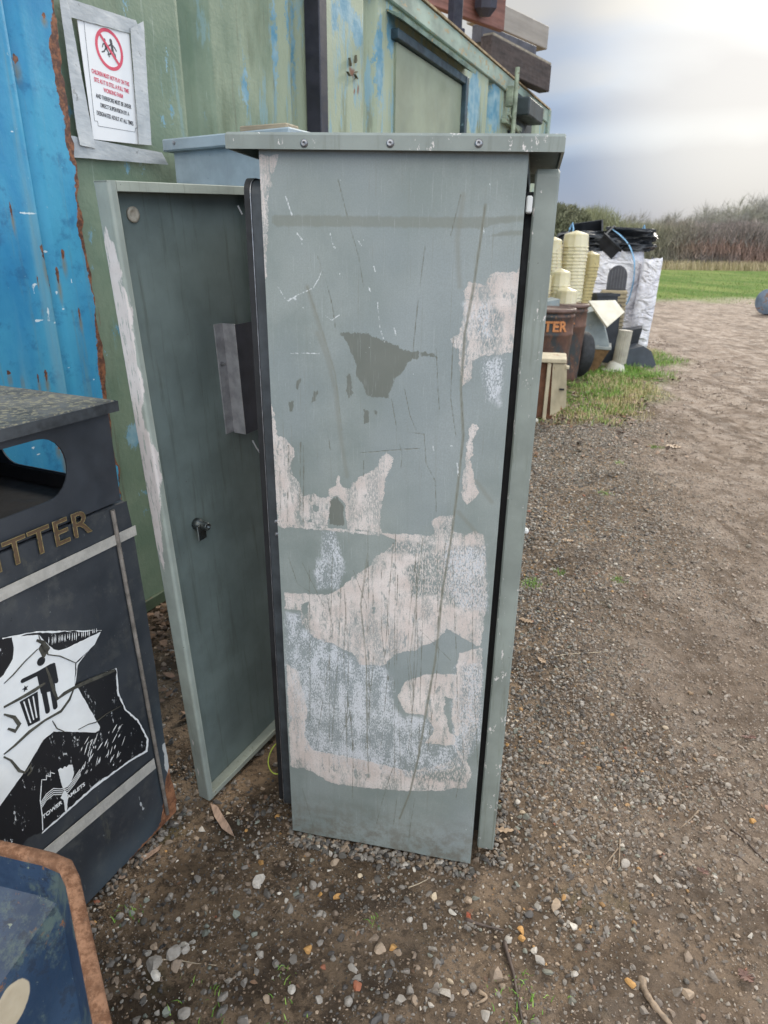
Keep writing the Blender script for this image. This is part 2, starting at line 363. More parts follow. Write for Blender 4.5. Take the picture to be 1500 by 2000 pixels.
# ================================================================== GROUND
def axis(a, b, step, far, g=1.16, lim=.0):
    m_ = list(np.arange(a, b+1e-6, step)); s_ = step; x = b
    while x < far: s_ *= g; x += s_; m_.append(x)
    s_ = step; x = a; l_ = []
    while x > -far: s_ *= g; x -= s_; l_.append(x)
    return np.array(l_[::-1]+m_)
gx = axis(-1.3, 1.9, .010, 420, 1.11); gy = axis(.25, 3.4, .010, 420, 1.06)
gy = gy[gy > -60]
GPOLY = [PZ(*p)[:2] for p in ((1040, 800), (1120, 720), (1180, 690), (1262, 684), (1312, 712), (1322, 745), (1305, 790), (1240, 815), (1180, 838), (1120, 850), (1060, 850))]
def zones(X, Y):
    gd = sdf(X, Y, GPOLY)+(fbm(X*1.6, Y*1.6, 5)-.5)*1.1
    # rough verge along the container front too
    fy = 20.8+(fbm(X*.35, Y*.35, 9)-.5)*5
    field = np.clip((Y-fy)/1.6+(fbm(X*3, Y*3, 31)-.5)*2.0, 0, 1)
    grass = np.clip(gd/.35+.25, 0, 1)
    xb = np.interp(Y, [0, .6, 1.0, 1.5, 2.2, 3.2, 4.5, 5.6, 7], [.30, .40, .55, .72, .95, 1.35, 1.75, 2.0, 1.6])
    gr = 1/(1+np.exp(np.clip((X-xb-(fbm(X*2.1, Y*2.1, 3)-.5)*.9)*5.5, -30, 30)))     # 1 = stony dark side, 0 = mud track
    return gr, grass, field
def height(X, Y):
    gr, grass, field = zones(X, Y)
    far = np.clip((np.hypot(X, Y)-12)/20, 0, 1)
    h = (fbm(X*1.3, Y*1.3, 21)-.5)*.05
    dd = np.hypot(X, Y); nf_ = np.clip(1.25-dd/7, 0, 1); h = h+(fbm(X*9, Y*9, 41, 3)-.5)*.016*(1-.4*gr)*nf_
    lump = fbm(X*34, Y*34, 61, 3); h = h+(lump-.5)*.012*nf_
    h = h-np.clip(.42-fbm(X*5, Y*5+40, 71, 3), 0, 1)*.05*(1-gr)
    rut = (fbm(X*2.6, Y*.8, 81, 3, .5)-.5)*.10*(1-gr)*np.clip((np.hypot(X, Y)-2.5)/3, 0, 1); h = h+rut
    near = np.exp(-((X-.0)**2/.5+(Y-1.35)**2/.5)); h = h*(1-.75*near)
    h = h-.012*near
    return h*(1-.7*far)
X, Y = np.meshgrid(gx, gy); gr, grass, field = zones(X, Y); Z = height(X, Y)
t = NT('ground_soil')
A, B_, C_ = t.attr('stony'), t.attr('grass'), t.attr('field')
soil = t.mix(t.step(t.noise(5, 7, .65), .35, .65), (.135, .094, .060), (.30, .21, .135))
soil = t.mix(t.step(t.noise(60, 6, .7), .47, .62, 0, .8), soil, (.060, .043, .030)); soil = t.mix(t.step(t.noise(33, 6, .75), .60, .68, 0, .5), soil, (.31, .24, .17))
soil = t.mix(t.step(t.noise(3.6, 7, .7, t.scale((1, 1.3, 1))), .47, .60, 0, .8), soil, (.050, .035, .024)); soil = t.mix(t.step(t.noise(3.1, 4), .60, .72, 0, .5), soil, (.125, .120, .045))
mud = t.mix(t.step(t.noise(2.0, 7, .7), .35, .66), (.25, .190, .145), (.40, .322, .26))
mud = t.mix(t.step(t.noise(14, 8, .75), .50, .62, 0, .8), mud, (.165, .122, .092)); mud = t.mix(t.step(t.noise(47, 8, .75), .52, .60, 0, .6), mud, (.13, .095, .070))
mud = t.mix(t.step(t.noise(90, 5, .7), .60, .70, 0, .7), mud, (.46, .38, .31)); mud = t.mix(t.step(t.noise(1.6, 8, .75, t.scale((1, 1.6, 1))), .52, .62, 0, .6), mud, (.17, .125, .094))
rutn = t.noise(1.3, 8, .72, t.scale((2.6, .75, 1)), 1.2); mud = t.mix(t.step(rutn, .50, .58, 0, .75), mud, (.135, .098, .072)); col = t.mix(A, mud, soil)
gsc = t.mix(t.step(t.noise(6, 6), .35, .65), (.07, .13, .022), (.20, .19, .075))
gfar = t.mix(t.step(t.noise(.35, 6, .65, t.scale((1, .25, 1))), .38, .62), (.075, .14, .018), (.165, .21, .05))
col = t.mix(B_, col, gsc); col = t.mix(C_, col, gfar)
t.bump(t.math('ADD', t.noise(55, 8, .75), t.math('MULTIPLY', t.noise(300, 4, .7), .35)), 1.0, .014)
rg = t.step(t.noise(7, 5), .35, .6, .6, .95)
fz = t.math('MAXIMUM', C_, B_); GROUND = t.done(col, t.math('MAXIMUM', rg, fz), 0, .15)
g = npmesh('ground', np.stack([X.ravel(), Y.ravel(), Z.ravel()], 1), grid_faces(len(gx), len(gy)), GROUND, None, True,
           {'stony': gr, 'grass': grass, 'field': field}); tag(g, kind='structure')

# ------------------------------------------------------------------ loose material
ICO = None
def ico():
    p = (1+5**.5)/2
    v = np.array([(-1, p, 0), (1, p, 0), (-1, -p, 0), (1, -p, 0), (0, -1, p), (0, 1, p), (0, -1, -p), (0, 1, -p), (p, 0, -1), (p, 0, 1), (-p, 0, -1), (-p, 0, 1)], float)
    f = [(0, 11, 5), (0, 5, 1), (0, 1, 7), (0, 7, 10), (0, 10, 11), (1, 5, 9), (5, 11, 4), (11, 10, 2), (10, 7, 6), (7, 1, 8), (3, 9, 4), (3, 4, 2), (3, 2, 6), (3, 6, 8), (3, 8, 9), (4, 9, 5), (2, 4, 11), (6, 2, 10), (8, 6, 7), (9, 8, 1)]
    v /= np.linalg.norm(v, axis=1)[:, None]
    V = [tuple(a) for a in v]; F2 = []; cache = {}
    def mid(a, b):
        k = (min(a, b), max(a, b))
        if k not in cache:
            q = np.array(V[a])+np.array(V[b]); cache[k] = len(V); V.append(tuple(q/np.linalg.norm(q)))
        return cache[k]
    for a, b, c in f:
        x, y, z = mid(a, b), mid(b, c), mid(c, a); F2 += [(a, x, z), (b, y, x), (c, z, y), (x, y, z)]
    return v, np.array(f), np.array(V), np.array(F2)
I0v, I0f, I1v, I1f = ico()
PAL = np.array([(.11, .10, .088), (.19, .168, .145), (.28, .25, .215), (.40, .36, .31), (.07, .064, .060), (.22, .165, .12), (.32, .24, .17), (.19, .20, .165), (.55, .50, .43), (.42, .23, .08), (.48, .38, .26), (.30, .11, .06)])
PW = np.array([18, 20, 14, 6, 14, 18, 12, 5, 2.4, .9, 1.2, .3]); PW = PW/PW.sum()
def stones(name, P, size, cols, hi, mat, label=None):
    bv, bf = (I1v, I1f) if hi else (I0v, I0f); n = len(P); k = len(bv)
    ax = rng.uniform(.65, 1.35, (n, 1, 3)); ax[:, :, 2] *= .62
    jit = 1.12+rng.normal(0, .07 if hi else .14, (n, k, 1))
    V = bv[None]*jit*ax
    for _ in range(6 if hi else 3):
        nr = rng.normal(0, 1, (n, 1, 3)); nr /= np.linalg.norm(nr, axis=2)[:, :, None]; cc_ = rng.uniform(.32, .68, (n, 1))
        dd_ = np.clip((V*nr).sum(2)-cc_, 0, None); V = V-dd_[:, :, None]*nr
    a = rng.uniform(0, 2*np.pi, n); tl = rng.normal(0, .35, n); c, s = np.cos(a), np.sin(a); ct, st = np.cos(tl), np.sin(tl)
    y2 = V[:, :, 1]*ct[:, None]-V[:, :, 2]*st[:, None]; z2 = V[:, :, 1]*st[:, None]+V[:, :, 2]*ct[:, None]
    x3 = V[:, :, 0]*c[:, None]-y2*s[:, None]; y3 = V[:, :, 0]*s[:, None]+y2*c[:, None]
    W = np.stack([x3, y3, z2], 2)*size[:, None, None]+P[:, None, :]
    Fc = (bf[None]+(np.arange(n)*k)[:, None, None]).reshape(-1, 3)
    cc = np.repeat(cols, k, 0)
    o = npmesh(name, W.reshape(-1, 3), Fc, mat, None, False, None, cc); return o
t = NT('stone'); c = t.attr('tint', True)
c = t.mix(t.step(t.noise(160, 4, .6), .35, .65, 0, .35), c, t.mix(.5, c, (.05, .042, .035)))
t.bump(t.noise(220, 4), .4, .001); STONE = t.done(c, t.step(t.noise(40, 3), .3, .7, .45, .85), 0, .3)
def on_ground(X, Y): return height(X, Y)
def blocked(X, Y):      # under the cabinet, bin and hopper
    u = (X+.206)*.979+(Y-1.18)*-.203; v = (X+.206)*.203+(Y-1.18)*.979
    b1 = (u > .0) & (u < .43) & (v > .0) & (v < .40)
    a = R(66); u = (X+.514)*math.cos(a)+(Y-1.208)*math.sin(a); v = -(X+.514)*math.sin(a)+(Y-1.208)*math.cos(a)
    b2 = (u > -.6) & (u < -.01) & (v > 0) & (v < .38)
    return b1 | b2
def scatter(n, x0, x1, y0, y1, s0, s1, dens, hi, name, big=1.0, pw=None):
    X = rng.uniform(x0, x1, n); Y = rng.uniform(y0, y1, n)
    gr, gs, fl = zones(X, Y); keep = (rng.uniform(0, 1, n) < dens(X, Y, gr, gs)) & ~blocked(X, Y)
    X, Y = X[keep], Y[keep]; n = len(X)
    s_ = s0*np.exp(rng.uniform(0, 1, n)**2.2*math.log(s1/s0))
    Z = on_ground(X, Y)+s_*rng.uniform(-.15, .32, n)
    cols = PAL[rng.choice(len(PAL), n, p=pw if pw is not None else PW)]*rng.uniform(.7, 1.25, (n, 1))
    gr = zones(X, Y)[0][:, None]; cols = cols*(.35+.65*gr)+np.array([.32, .25, .195])*(.65-.65*gr)
    return X, Y, Z, s_, cols
def clump(X, Y, sc, seed): return np.clip((fbm(X*sc, Y*sc, seed)-.33)*4, .06, 1)
parts = []
d1 = lambda X, Y, g_, s_: (.12+.88*g_)*clump(X, Y, 3.3, 131)*(1-.6*s_)
nearside = lambda X, Y: np.clip((X-.22)/.12, 0, 1)*np.clip((Y-1.0)/.25, 0, 1)
d2 = lambda X, Y, g_, s_: np.clip((.03+.97*g_)*(.18*clump(X, Y, 4, 141)+.95*nearside(X, Y)*(.45+.55*clump(X, Y, 2.6, 151))), 0, 1)
def emit(name, arr, hi):
    X, Y, Z, s_, c = arr; P = np.stack([X, Y, Z], 1); return stones(name, P, s_, c, hi, STONE)
tag(emit('gravel', scatter(24000, -1.0, 1.7, .35, 2.6, .0030, .0108, d1, True, 'a'), True), kind='stuff')
tag(emit('gravel', scatter(110000, -1.1, 2.2, .3, 3.0, .0012, .0042, d1, False, 'b'), False), kind='stuff')
tag(emit('gravel', scatter(46000, .15, 1.5, .9, 2.5, .0032, .0085, d2, True, 'c'), True), kind='stuff')
tag(emit('gravel', scatter(90000, .3, 2.4, 2.4, 5.6, .0038, .0095, d2, False, 'c'), False), kind='stuff')
tag(emit('gravel', scatter(48000, .1, 3.6, 2.8, 8.5, .005, .013, lambda X, Y, g_, s_: (.10+.8*g_)*clump(X, Y, 1.5, 161)*(1-.8*s_), False, 'd'), False), kind='stuff')
# single larger stones seen in the photograph
BIG = [(505, 1716, 15, 3), (338, 1858, 17, 2), (345, 1880, 12, 5), (300, 1880, 15, 2), (360, 1850, 13, 2), (303, 1902, 10, 8), (332, 1747, 10, 2), (460, 1785, 9, 7), (582, 1747, 9, 0), (625, 1742, 8, 9), (660, 1747, 9, 9), (600, 1853, 10, 9), (435, 1945, 10, 1), (325, 1975, 13, 7), (430, 1975, 12, 0), (497, 1820, 8, 7), (505, 1843, 8, 2), (745, 1848, 13, 6), (768, 1848, 9, 9), (697, 1928, 10, 11), (680, 1955, 11, 2), (780, 1955, 13, 2), (800, 1935, 10, 1), (795, 1752, 9, 0), (800, 1790, 9, 3), (845, 1748, 9, 10), (1030, 1787, 10, 4), (1085, 1768, 14, 6), (1068, 1755, 9, 1), (917, 1757, 10, 6), (965, 1905, 17, 5), (1018, 1818, 8, 9), (1020, 1835, 9, 9), (1122, 1903, 9, 3), (1347, 1943, 12, 6), (1340, 1917, 8, 0), (1232, 1925, 9, 9), (1468, 1605, 9, 9), (915, 1790, 8, 11), (1050, 1875, 11, 2), (865, 1937, 13, 2), (1010, 1560, 8, 3), (1165, 1555, 7, 8), (1115, 1537, 7, 10), (990, 1450, 8, 9), (1055, 1445, 7, 9), (672, 1668, 11, 0), (540, 1590, 7, 9), (480, 1617, 6, 9), (395, 1617, 9, 3), (350, 1590, 9, 2), (383, 1635, 9, 6), (560, 1755, 6, 3), (245, 1790, 5, 8), (600, 1665, 6, 5), (830, 1805, 9, 2), (625, 1840, 8, 1), (540, 1880, 9, 1), (570, 1930, 9, 3), (620, 1950, 10, 2), (690, 1890, 8, 2), (360, 1975, 12, 2), (475, 1990, 13, 1), (520, 1950, 9, 6), (735, 1990, 12, 4), (860, 1880, 8, 4)]
bx = np.array([PZ(a, b)[:2] for a, b, _, _ in BIG]); sz = np.array([c for _, _, c, _ in BIG])*.00105
P = np.stack([bx[:, 0], bx[:, 1], on_ground(bx[:, 0], bx[:, 1])+sz*.22], 1)
cl = PAL[[c for *_, c in BIG]]*1.25
tag(stones('gravel', P, sz, cl, True, STONE), kind='stuff')

def foot(name, a, b, n, w0, w1):      # stones lying against the foot of a thing
    a, b = np.array(a), np.array(b); d = b-a; L = np.hypot(*d); nr_ = np.array([d[1], -d[0]])/L; u = rng.uniform(-.02, 1.02, n)[:, None]; v = rng.uniform(w0, w1, n)[:, None]**1.0
    q = a+d*u+nr_*v; s_ = rng.uniform(.0025, .0085, n); P = np.stack([q[:, 0], q[:, 1], on_ground(q[:, 0], q[:, 1])+s_*.35+.002], 1)
    tag(stones(name, P, s_, PAL[rng.choice(len(PAL), n, p=PW)]*rng.uniform(.6, 1.2, (n, 1)), True, STONE), kind='stuff')
foot('gravel', (-.206, 1.18), (.205, 1.095), 420, -.004, .035); foot('gravel', (.245, 1.10), (.30, 1.48), 260, -.004, .04); foot('gravel', (-.74, .70), (-.50, 1.24), 260, .0, .03)
X, Y, Z, s_, _ = scatter(150000, -1.0, 2.6, .3, 3.6, .0013, .0042, lambda X, Y, g_, s_: clump(X, Y, 7, 211)*.75, False, 'e')
g_ = zones(X, Y)[0][:, None]; cc = (np.array([.17, .12, .08])*g_+np.array([.32, .25, .195])*(1-g_))*rng.uniform(.45, 1.5, (len(X), 1))
tag(stones('soil_crumbs', np.stack([X, Y, Z], 1), s_, cc, False, STONE), kind='stuff')
# clods of trodden mud on the track
t = NT('mud_clod'); col = t.mix(t.step(t.noise(12, 6), .35, .65), (.20, .15, .112), (.40, .32, .26)); t.bump(t.noise(180, 5), .6, .003); CLOD = t.done(col, .8)
X = rng.uniform(.3, 4.5, 9000); Y = rng.uniform(.5, 14, 9000); g_, gs, _ = zones(X, Y); k = (rng.uniform(0, 1, 9000) < (1-g_)*(1-gs)*clump(X, Y, 1.3, 171)); X, Y = X[k], Y[k]
s_ = rng.uniform(.003, .009, len(X))*np.clip(.6+Y*.22, .6, 2.6)
tag(stones('mud_clods', np.stack([X, Y, on_ground(X, Y)-.1*s_], 1), s_, np.tile([.3, .23, .18], (len(X), 1)), False, CLOD), kind='stuff')

def blades(name, X, Y, L, Wd, lean, cols, mat, zoff=0.0, flatz=False):
    n = len(X); a = rng.uniform(0, 2*np.pi, n); ln = lean*rng.uniform(.2, 1, n); z = on_ground(X, Y)+zoff if not flatz else np.zeros(n)+zoff
    dx, dy = np.cos(a), np.sin(a); px, py = -dy, dx
    b = np.stack([X, Y, z], 1); wv = np.stack([px, py, 0*px], 1)*Wd[:, None]*.5
    mid = b+np.stack([dx*ln*.35, dy*ln*.35, np.ones(n)*.55], 1)*L[:, None]
    tip = b+np.stack([dx*ln, dy*ln, np.sqrt(np.clip(1-ln**2*.8, .1, 1))], 1)*L[:, None]
    V = np.stack([b-wv, b+wv, mid+wv*.7, mid-wv*.7, tip], 1).reshape(-1, 3); i = np.arange(n)[:, None]*5
    Fc = np.concatenate([i+np.array([[0, 1, 2]]), i+np.array([[0, 2, 3]]), i+np.array([[3, 2, 4]])], 0)
    return npmesh(name, V, Fc, mat, None, True, None, np.repeat(cols, 5, 0))
t = NT('grass_blade'); GRASS = t.done(t.attr('tint', True), .6)
GC = np.array([(.10, .22, .022), (.16, .31, .04), (.24, .38, .07), (.40, .35, .16), (.50, .40, .22)])
n = 85000; X = rng.uniform(.9, 5.2, n); Y = rng.uniform(4.6, 10.5, n); _, gs, _ = zones(X, Y)
k = rng.uniform(0, 1, n) < gs*clump(X, Y, 2.4, 181); X, Y = X[k], Y[k]; n = len(X)
green = fbm(X*1.4, Y*1.4, 191); pg = np.clip((green-.5)*4+np.clip((Y-6.2)*.3, -.35, .5)+.35, 0.03, .97)
ci = np.where(rng.uniform(0, 1, n) < pg, rng.integers(0, 3, n), rng.integers(3, 5, n))
tag(blades('grass', X, Y, rng.uniform(.025, .075, n), np.full(n, .0045), .9, GC[ci]*rng.uniform(.8, 1.3, (n, 1)), GRASS), kind='stuff')
n = 45000; X = rng.uniform(2, 40, n); Y = 19+rng.uniform(0, 1, n)**1.5*45; _, _, fl = zones(X, Y); k = (rng.uniform(0, 1, n) < fl) & (X > Y*.2-3); X, Y = X[k], Y[k]; n = len(X)
tag(blades('field_grass', X, Y, rng.uniform(.04, .09, n), np.full(n, .014), 1.0, GC[rng.integers(0, 4, n)]*.68*rng.uniform(.8, 1.25, (n, 1)), GRASS), kind='stuff')
n = 16000; X = rng.uniform(18, 70, n); Y = 72+rng.normal(0, 2.0, n)
DC = np.array([(.38, .30, .17), (.30, .25, .14), (.45, .37, .22)])
tag(blades('dry_grass', X, Y, rng.uniform(.4, 1.1, n), np.full(n, .05), .6, DC[rng.integers(0, 3, n)]*rng.uniform(.7, 1.2, (n, 1)), GRASS, 0), kind='stuff')

# fallen leaves (uncountable litter) + tufts of weed
def leaf_stuff(name, n, fx, cols, s0, s1, lift=.006):
    X, Y = fx(n); n = len(X); a = rng.uniform(0, 2*np.pi, n); s_ = rng.uniform(s0, s1, n)
    q = np.array([(-1, 0, 0), (-.5, -.42, .12), (.1, -.5, .18), (1, 0, .1), (.1, .5, .22), (-.5, .42, .05)])
    q = q[None]*s_[:, None, None]; q = q+rng.normal(0, .09, q.shape)*s_[:, None, None]
    c, s = np.cos(a)[:, None], np.sin(a)[:, None]; x = q[:, :, 0]*c-q[:, :, 1]*s; y = q[:, :, 0]*s+q[:, :, 1]*c
    z = q[:, :, 2]+x*rng.normal(0, .25, (n, 1))+y*rng.normal(0, .25, (n, 1))
    V = np.stack([x+X[:, None], y+Y[:, None], z+on_ground(X, Y)[:, None]+lift], 2).reshape(-1, 3); i = np.arange(n)[:, None]*6
    Fc = np.concatenate([i+np.array([[0, 1, 5]]), i+np.array([[1, 2, 5]]), i+np.array([[2, 4, 5]]), i+np.array([[2, 3, 4]])], 0)
    return npmesh(name, V, Fc, LEAF, None, True, None, np.repeat(cols[rng.integers(0, len(cols), n)]*rng.uniform(.6, 1.2, (n, 1)), 6, 0))
t = NT('dead_leaf'); c = t.attr('tint', True); LEAF = t.done(t.mix(t.step(t.noise(120, 3), .4, .6, 0, .35), c, (.08, .05, .03)), .7)
LCOL = np.array([(.20, .11, .06), (.27, .16, .10), (.13, .075, .045), (.33, .22, .15), (.10, .06, .04)])
def fa(n):
    X = rng.uniform(.9, 3.6, n); Y = rng.uniform(4.3, 9, n); _, gs, _ = zones(X, Y); k = rng.uniform(0, 1, n) < np.clip(gs*1.2+.12*(X < 2.2), 0, 1)*clump(X, Y, 1.7, 201)*np.clip((8.2-Y)/2.5, .05, 1); return X[k], Y[k]
tag(leaf_stuff('leaf_litter', 9000, fa, LCOL, .015, .032), kind='stuff')
def fb(n):      # drift of leaves along the foot of the container, behind the bin and the door
    u = rng.uniform(-.5, 6, n); v = -np.abs(rng.normal(0, .20, n))-.02; a = R(65)
    return -.867+u*math.cos(a)-v*math.sin(a)*-1*-1, 2.244+u*math.sin(a)+v*math.cos(a)
def fb(n):
    u = rng.uniform(-.6, 5.9, n); v = np.abs(rng.normal(0, .22, n))+.02; d = (math.sin(R(25)), math.cos(R(25))); nrm = (math.cos(R(25)), -math.sin(R(25)))
    return -.867+u*d[0]+v*nrm[0], 2.244+u*d[1]+v*nrm[1]
tag(leaf_stuff('leaf_litter', 3600, fb, LCOL*.8, .010, .024, .012), kind='stuff')
def fc(n): return rng.uniform(-.9, 1.6, n), rng.uniform(.5, 4.5, n)
tag(leaf_stuff('plant_debris', 700, fc, LCOL, .003, .009, .004), kind='stuff')
TU = [(395, 1978, .05, 30), (1012, 1955, .05, 60), (1035, 1138, .035, 200), (1208, 1130, .025, 60), (545, 1985, .03, 14), (250, 1780, .02, 20), (555, 1900, .015, 12), (1093, 1116, .02, 40), (1180, 965, .03, 70), (735, 1795, .01, 10), (1280, 870, .04, 120), (1210, 905, .03, 60)]
Xs, Ys, Ls = [], [], []
for (a, b, s_, k) in TU:
    c = PZ(a, b); Xs += list(c[0]+rng.normal(0, s_*.7, k)); Ys += list(c[1]+rng.normal(0, s_*.7, k)); Ls += list(rng.uniform(.006, .020, k))
n = len(Xs); tag(blades('weeds', np.array(Xs), np.array(Ys), np.array(Ls), np.full(n, .0022), 1.1, GC[rng.integers(0, 3, n)]*1.1, GRASS), kind='stuff')
# ================================================================== GREEN CONTAINER (20 ft), frame along its long side
CF = Frame((-.867, 2.244, 0), R(65))
def cont_pt(x, y, z): return tuple(CF.o+CF.ex*x+CF.ey*y+np.array([0, 0, z]))
HC = 2.575
cont = thing('shipping_container', 'long green corrugated shipping container with blue paint showing through', 'container', tuple(CF.o), CF.a)
t = NT('container_green')
long_ = t.noise(3.0, 5, .6, t.scale((1.8, 1, .35)))
base = t.mix(t.step(t.noise(5, 6, .6), .32, .68), (.125, .185, .125), (.185, .24, .165))
bl = t.step(t.math('MULTIPLY_ADD', t.attr('fade'), 1.0, t.math('MULTIPLY', t.math('SUBTRACT', t.noise(2.4, 6, .65, t.scale((1.5, 1, .6))), .5), 1.3)), .25, .85)
base = t.mix(bl, base, (.32, .37, .26))
base = t.mix(t.step(long_, .52, .68, 0, .7), base, (.09, .12, .065)); drip = t.noise(9, 7, .7, t.scale((3.2, 1, .14))); base = t.mix(t.step(drip, .56, .68, 0, .55), base, (.10, .10, .06)); base = t.mix(t.step(t.noise(14, 7, .7, t.scale((2.5, 1, .2))), .60, .68, 0, .5), base, (.34, .39, .33))
pbl = t.math('MULTIPLY', t.step(t.math('MULTIPLY_ADD', t.attr('fade'), .07, t.noise(6.5, 7, .68, t.scale((2.4, 1, .32)))), .595, .645), t.math('MULTIPLY_ADD', t.attr('fade'), .55, .22))
base = t.mix(pbl, base, (.20, .36, .43))
bm = t.step(t.math('MULTIPLY_ADD', t.attr('blue'), 22.0, t.math('MULTIPLY', t.math('SUBTRACT', t.noise(34, 9, .8, t.scale((1.3, 1, .8))), .5), 3.2)), .05, .16); base = t.mix(bm, base, t.mix(t.step(t.noise(12, 5), .35, .65), (.09, .25, .35), (.24, .38, .43)))
rs = t.step(t.noise(4.2, 8, .7, t.scale((2.6, 1, .28))), .675, .73, 0, .65); base = t.mix(rs, base, (.24, .13, .06))
base = t.mix(t.step(t.noise(38, 6, .7), .69, .72), base, (.38, .44, .40)); base = t.mix(t.step(t.noise(52, 6, .7), .70, .715), base, (.06, .06, .04))
base = t.mix(t.step(t.attr('rust'), -.004, .004), base, t.mix(t.noise(60, 6), (.10, .035, .02), (.26, .12, .06)))
t.bump(t.math('ADD', t.math('MULTIPLY', t.noise(3, 3), 3), t.noise(70, 6)), .35, .004)
GREEN = t.done(base, .58)
# blue-showing spots traced on the wall: centre and radii in photo pixels
SP = [(247, 30, 9, 30), (247, 330, 6, 20), (277, 322, 9, 20), (141, 215, 7, 26), (178, 520, 6, 8), (262, 850, 20, 32), (176, 455, 8, 20), (282, 962, 14, 9), (285, 1000, 6, 9), (206, 690, 8, 10), (230, 650, 10, 18), (335, 215, 5, 34), (325, 120, 4, 30), (478, 170, 9, 60), (535, 80, 8, 120), (675, 20, 20, 30), (698, 60, 12, 40), (590, 100, 6, 150), (742, 120, 8, 120), (925, 200, 12, 70), (968, 210, 9, 60), (1010, 220, 9, 40), (318, 245, 5, 25), (560, 30, 6, 60), (655, 30, 8, 45), (765, 60, 10, 60)]
xs = np.arange(-.16, 5.66, .013); zs = np.arange(.04, HC-.10, .016)
def corr(x):                                    # narrow vertical recesses every 0.67 m
    p = (x-.475) % .67; p = np.where(p > .335, p-.67, p); a = np.abs(p)
    return np.clip((.070-a)/.018, 0, 1)*.046
X, Z = np.meshgrid(xs, zs); win = (X > 2.10) & (X < 3.50) & (Z > 1.2)
Yd = np.where(win, 0, corr(X))+(fbm(X*1.2, Z*1.2, 301)-.5)*.012
blue = np.full(X.shape, -1.0)
for cx, cy, rx, ry in SP:
    x0, z0 = CF.at(cx, cy); x1, _ = CF.at(cx+rx, cy); _, z1 = CF.at(cx, cy-ry); a, b = max(abs(x1-x0), .006), max(abs(z1-z0), .006)
    q = 1-np.hypot((X-x0)/a, (Z-z0)/b); blue = np.maximum(blue, q*min(a, b)-.006)
dents = [(2.05-.28, 1.72)]
rust = np.full(X.shape, -1.0)
for cx, cy, rx, ry in [(688, 140, 8, 14), (322, 203, 3, 6), (195, 620, 3, 30), (190, 720, 4, 34), (585, 210, 4, 22), (700, 175, 3, 22), (693, 180, 2, 10)]:
    x0, z0 = CF.at(cx, cy); x1, _ = CF.at(cx+rx, cy); _, z1 = CF.at(cx, cy-ry); a, b = abs(x1-x0), abs(z1-z0)
    rust = np.maximum(rust, (1-np.hypot((X-x0)/a, (Z-z0)/b)-.35+(fbm(X*60, Z*60, 5)-.5)*1.4)*.012)
worn = None; fade = np.clip((X-.2)/1.3, 0, 1)*np.clip((Z-.9)/.9, 0, 1)  # paler upward and further along the wall
npmesh('side_wall', np.stack([X.ravel(), Yd.ravel(), Z.ravel()], 1), grid_faces(len(xs), len(zs)), GREEN, cont, True, {'blue': blue, 'rust': rust, 'fade': fade})
b = MB(); b.box(-.16, 5.64, .07, 2.4, .10, HC-.03); obj('shell', b, M_plain('container_shell', (.16, .20, .12), .3, 3), cont)
TR = M_plain('container_rail', (.22, .29, .24), .35, 6, .6, bump=.3, speck=((.30, .24, .13), 22, .57), stretch=(.5, 1, 1))
b = MB(); b.box(-.16, 5.64, -.018, .06, HC-.11, HC, .006); obj('top_rail', b, TR, cont)
b = MB(); b.box(-.16, 5.64, -.010, .05, .0, .05, .004); obj('bottom_rail', b, M_plain('bottom_rail_paint', (.06, .09, .05), .4, 8, .7, speck=((.12, .06, .03), 25, .6)), cont)
b = MB(); b.box(-.16, 5.70, -.026, 2.42, HC+.002, HC+.014); obj('roof_edge', b, M_plain('roof_lip', (.30, .22, .12), .4, 14, .8, bump=.5), cont)
b = MB(); b.box(5.64, 5.72, -.03, .12, 0, HC+.01, .01); obj('corner_post', b, TR, cont)
# black duct standing off the wall
b = MB(); b.box(1.19, 1.255, -.075, .0, .3, HC+.02, .004); du = obj('black_duct', b, M_plain('black_duct_paint', (.018, .018, .028), .3, 10, .45, speck=((.45, .45, .36), 25, .74)), cont)
# shuttered window with rain hood
WG = M_plain('window_shutter_paint', (.25, .285, .205), .16, 3, .55, bump=.12, bsc=10)
b = MB(); b.box(2.10, 3.15, -.012, .01, 1.30, 2.31); wn = obj('window_shutter', b, WG, cont)
b = MB(); b.box(3.15, 3.20, -.045, .01, 1.28, 2.36, .004); b.box(2.06, 3.15, -.04, .01, 2.315, 2.36, .003)
obj('frame_and_shade', b, M_plain('frame_shade_teal', (.025, .05, .065), .5, 9, .5, speck=((.20, .32, .36), 24, .66)), wn)  # dark bars also paint in the shade at the window's top and right
b = MB(); b.add([(2.0, 0, 2.430), (3.22, 0, 2.430), (3.22, -.085, 2.398), (2.0, -.085, 2.398), (2.0, 0, 2.420), (3.22, 0, 2.420), (3.22, -.080, 2.380), (2.0, -.080, 2.380)],
               [(0, 1, 2, 3), (7, 6, 5, 4), (3, 2, 6, 7), (0, 3, 7, 4), (1, 5, 6, 2), (0, 4, 5, 1)])
obj('rain_hood', b, M_plain('hood_paint', (.17, .24, .20), .4, 8, .6, speck=((.36, .30, .16), 30, .60)), wn)
# torn hole with peeled metal next to the duct
hx, hz = CF.at(688, 140)
for k in range(6):
    b = MB()
    a = random.uniform(0, 6.28); x_, z_ = hx+random.uniform(-.05, .05), hz+random.uniform(-.035, .04)
    b.prism([(x_, z_), (x_+.012*math.cos(a)+.01, z_+.012*math.sin(a)), (x_+.03*math.cos(a), z_+.035*math.sin(a))], -.016, -.003)
    obj('torn_flap', b, bpy.data.materials.get('torn_edge') or M_plain('torn_edge', (.12, .11, .07), .5, 40, .6), cont)
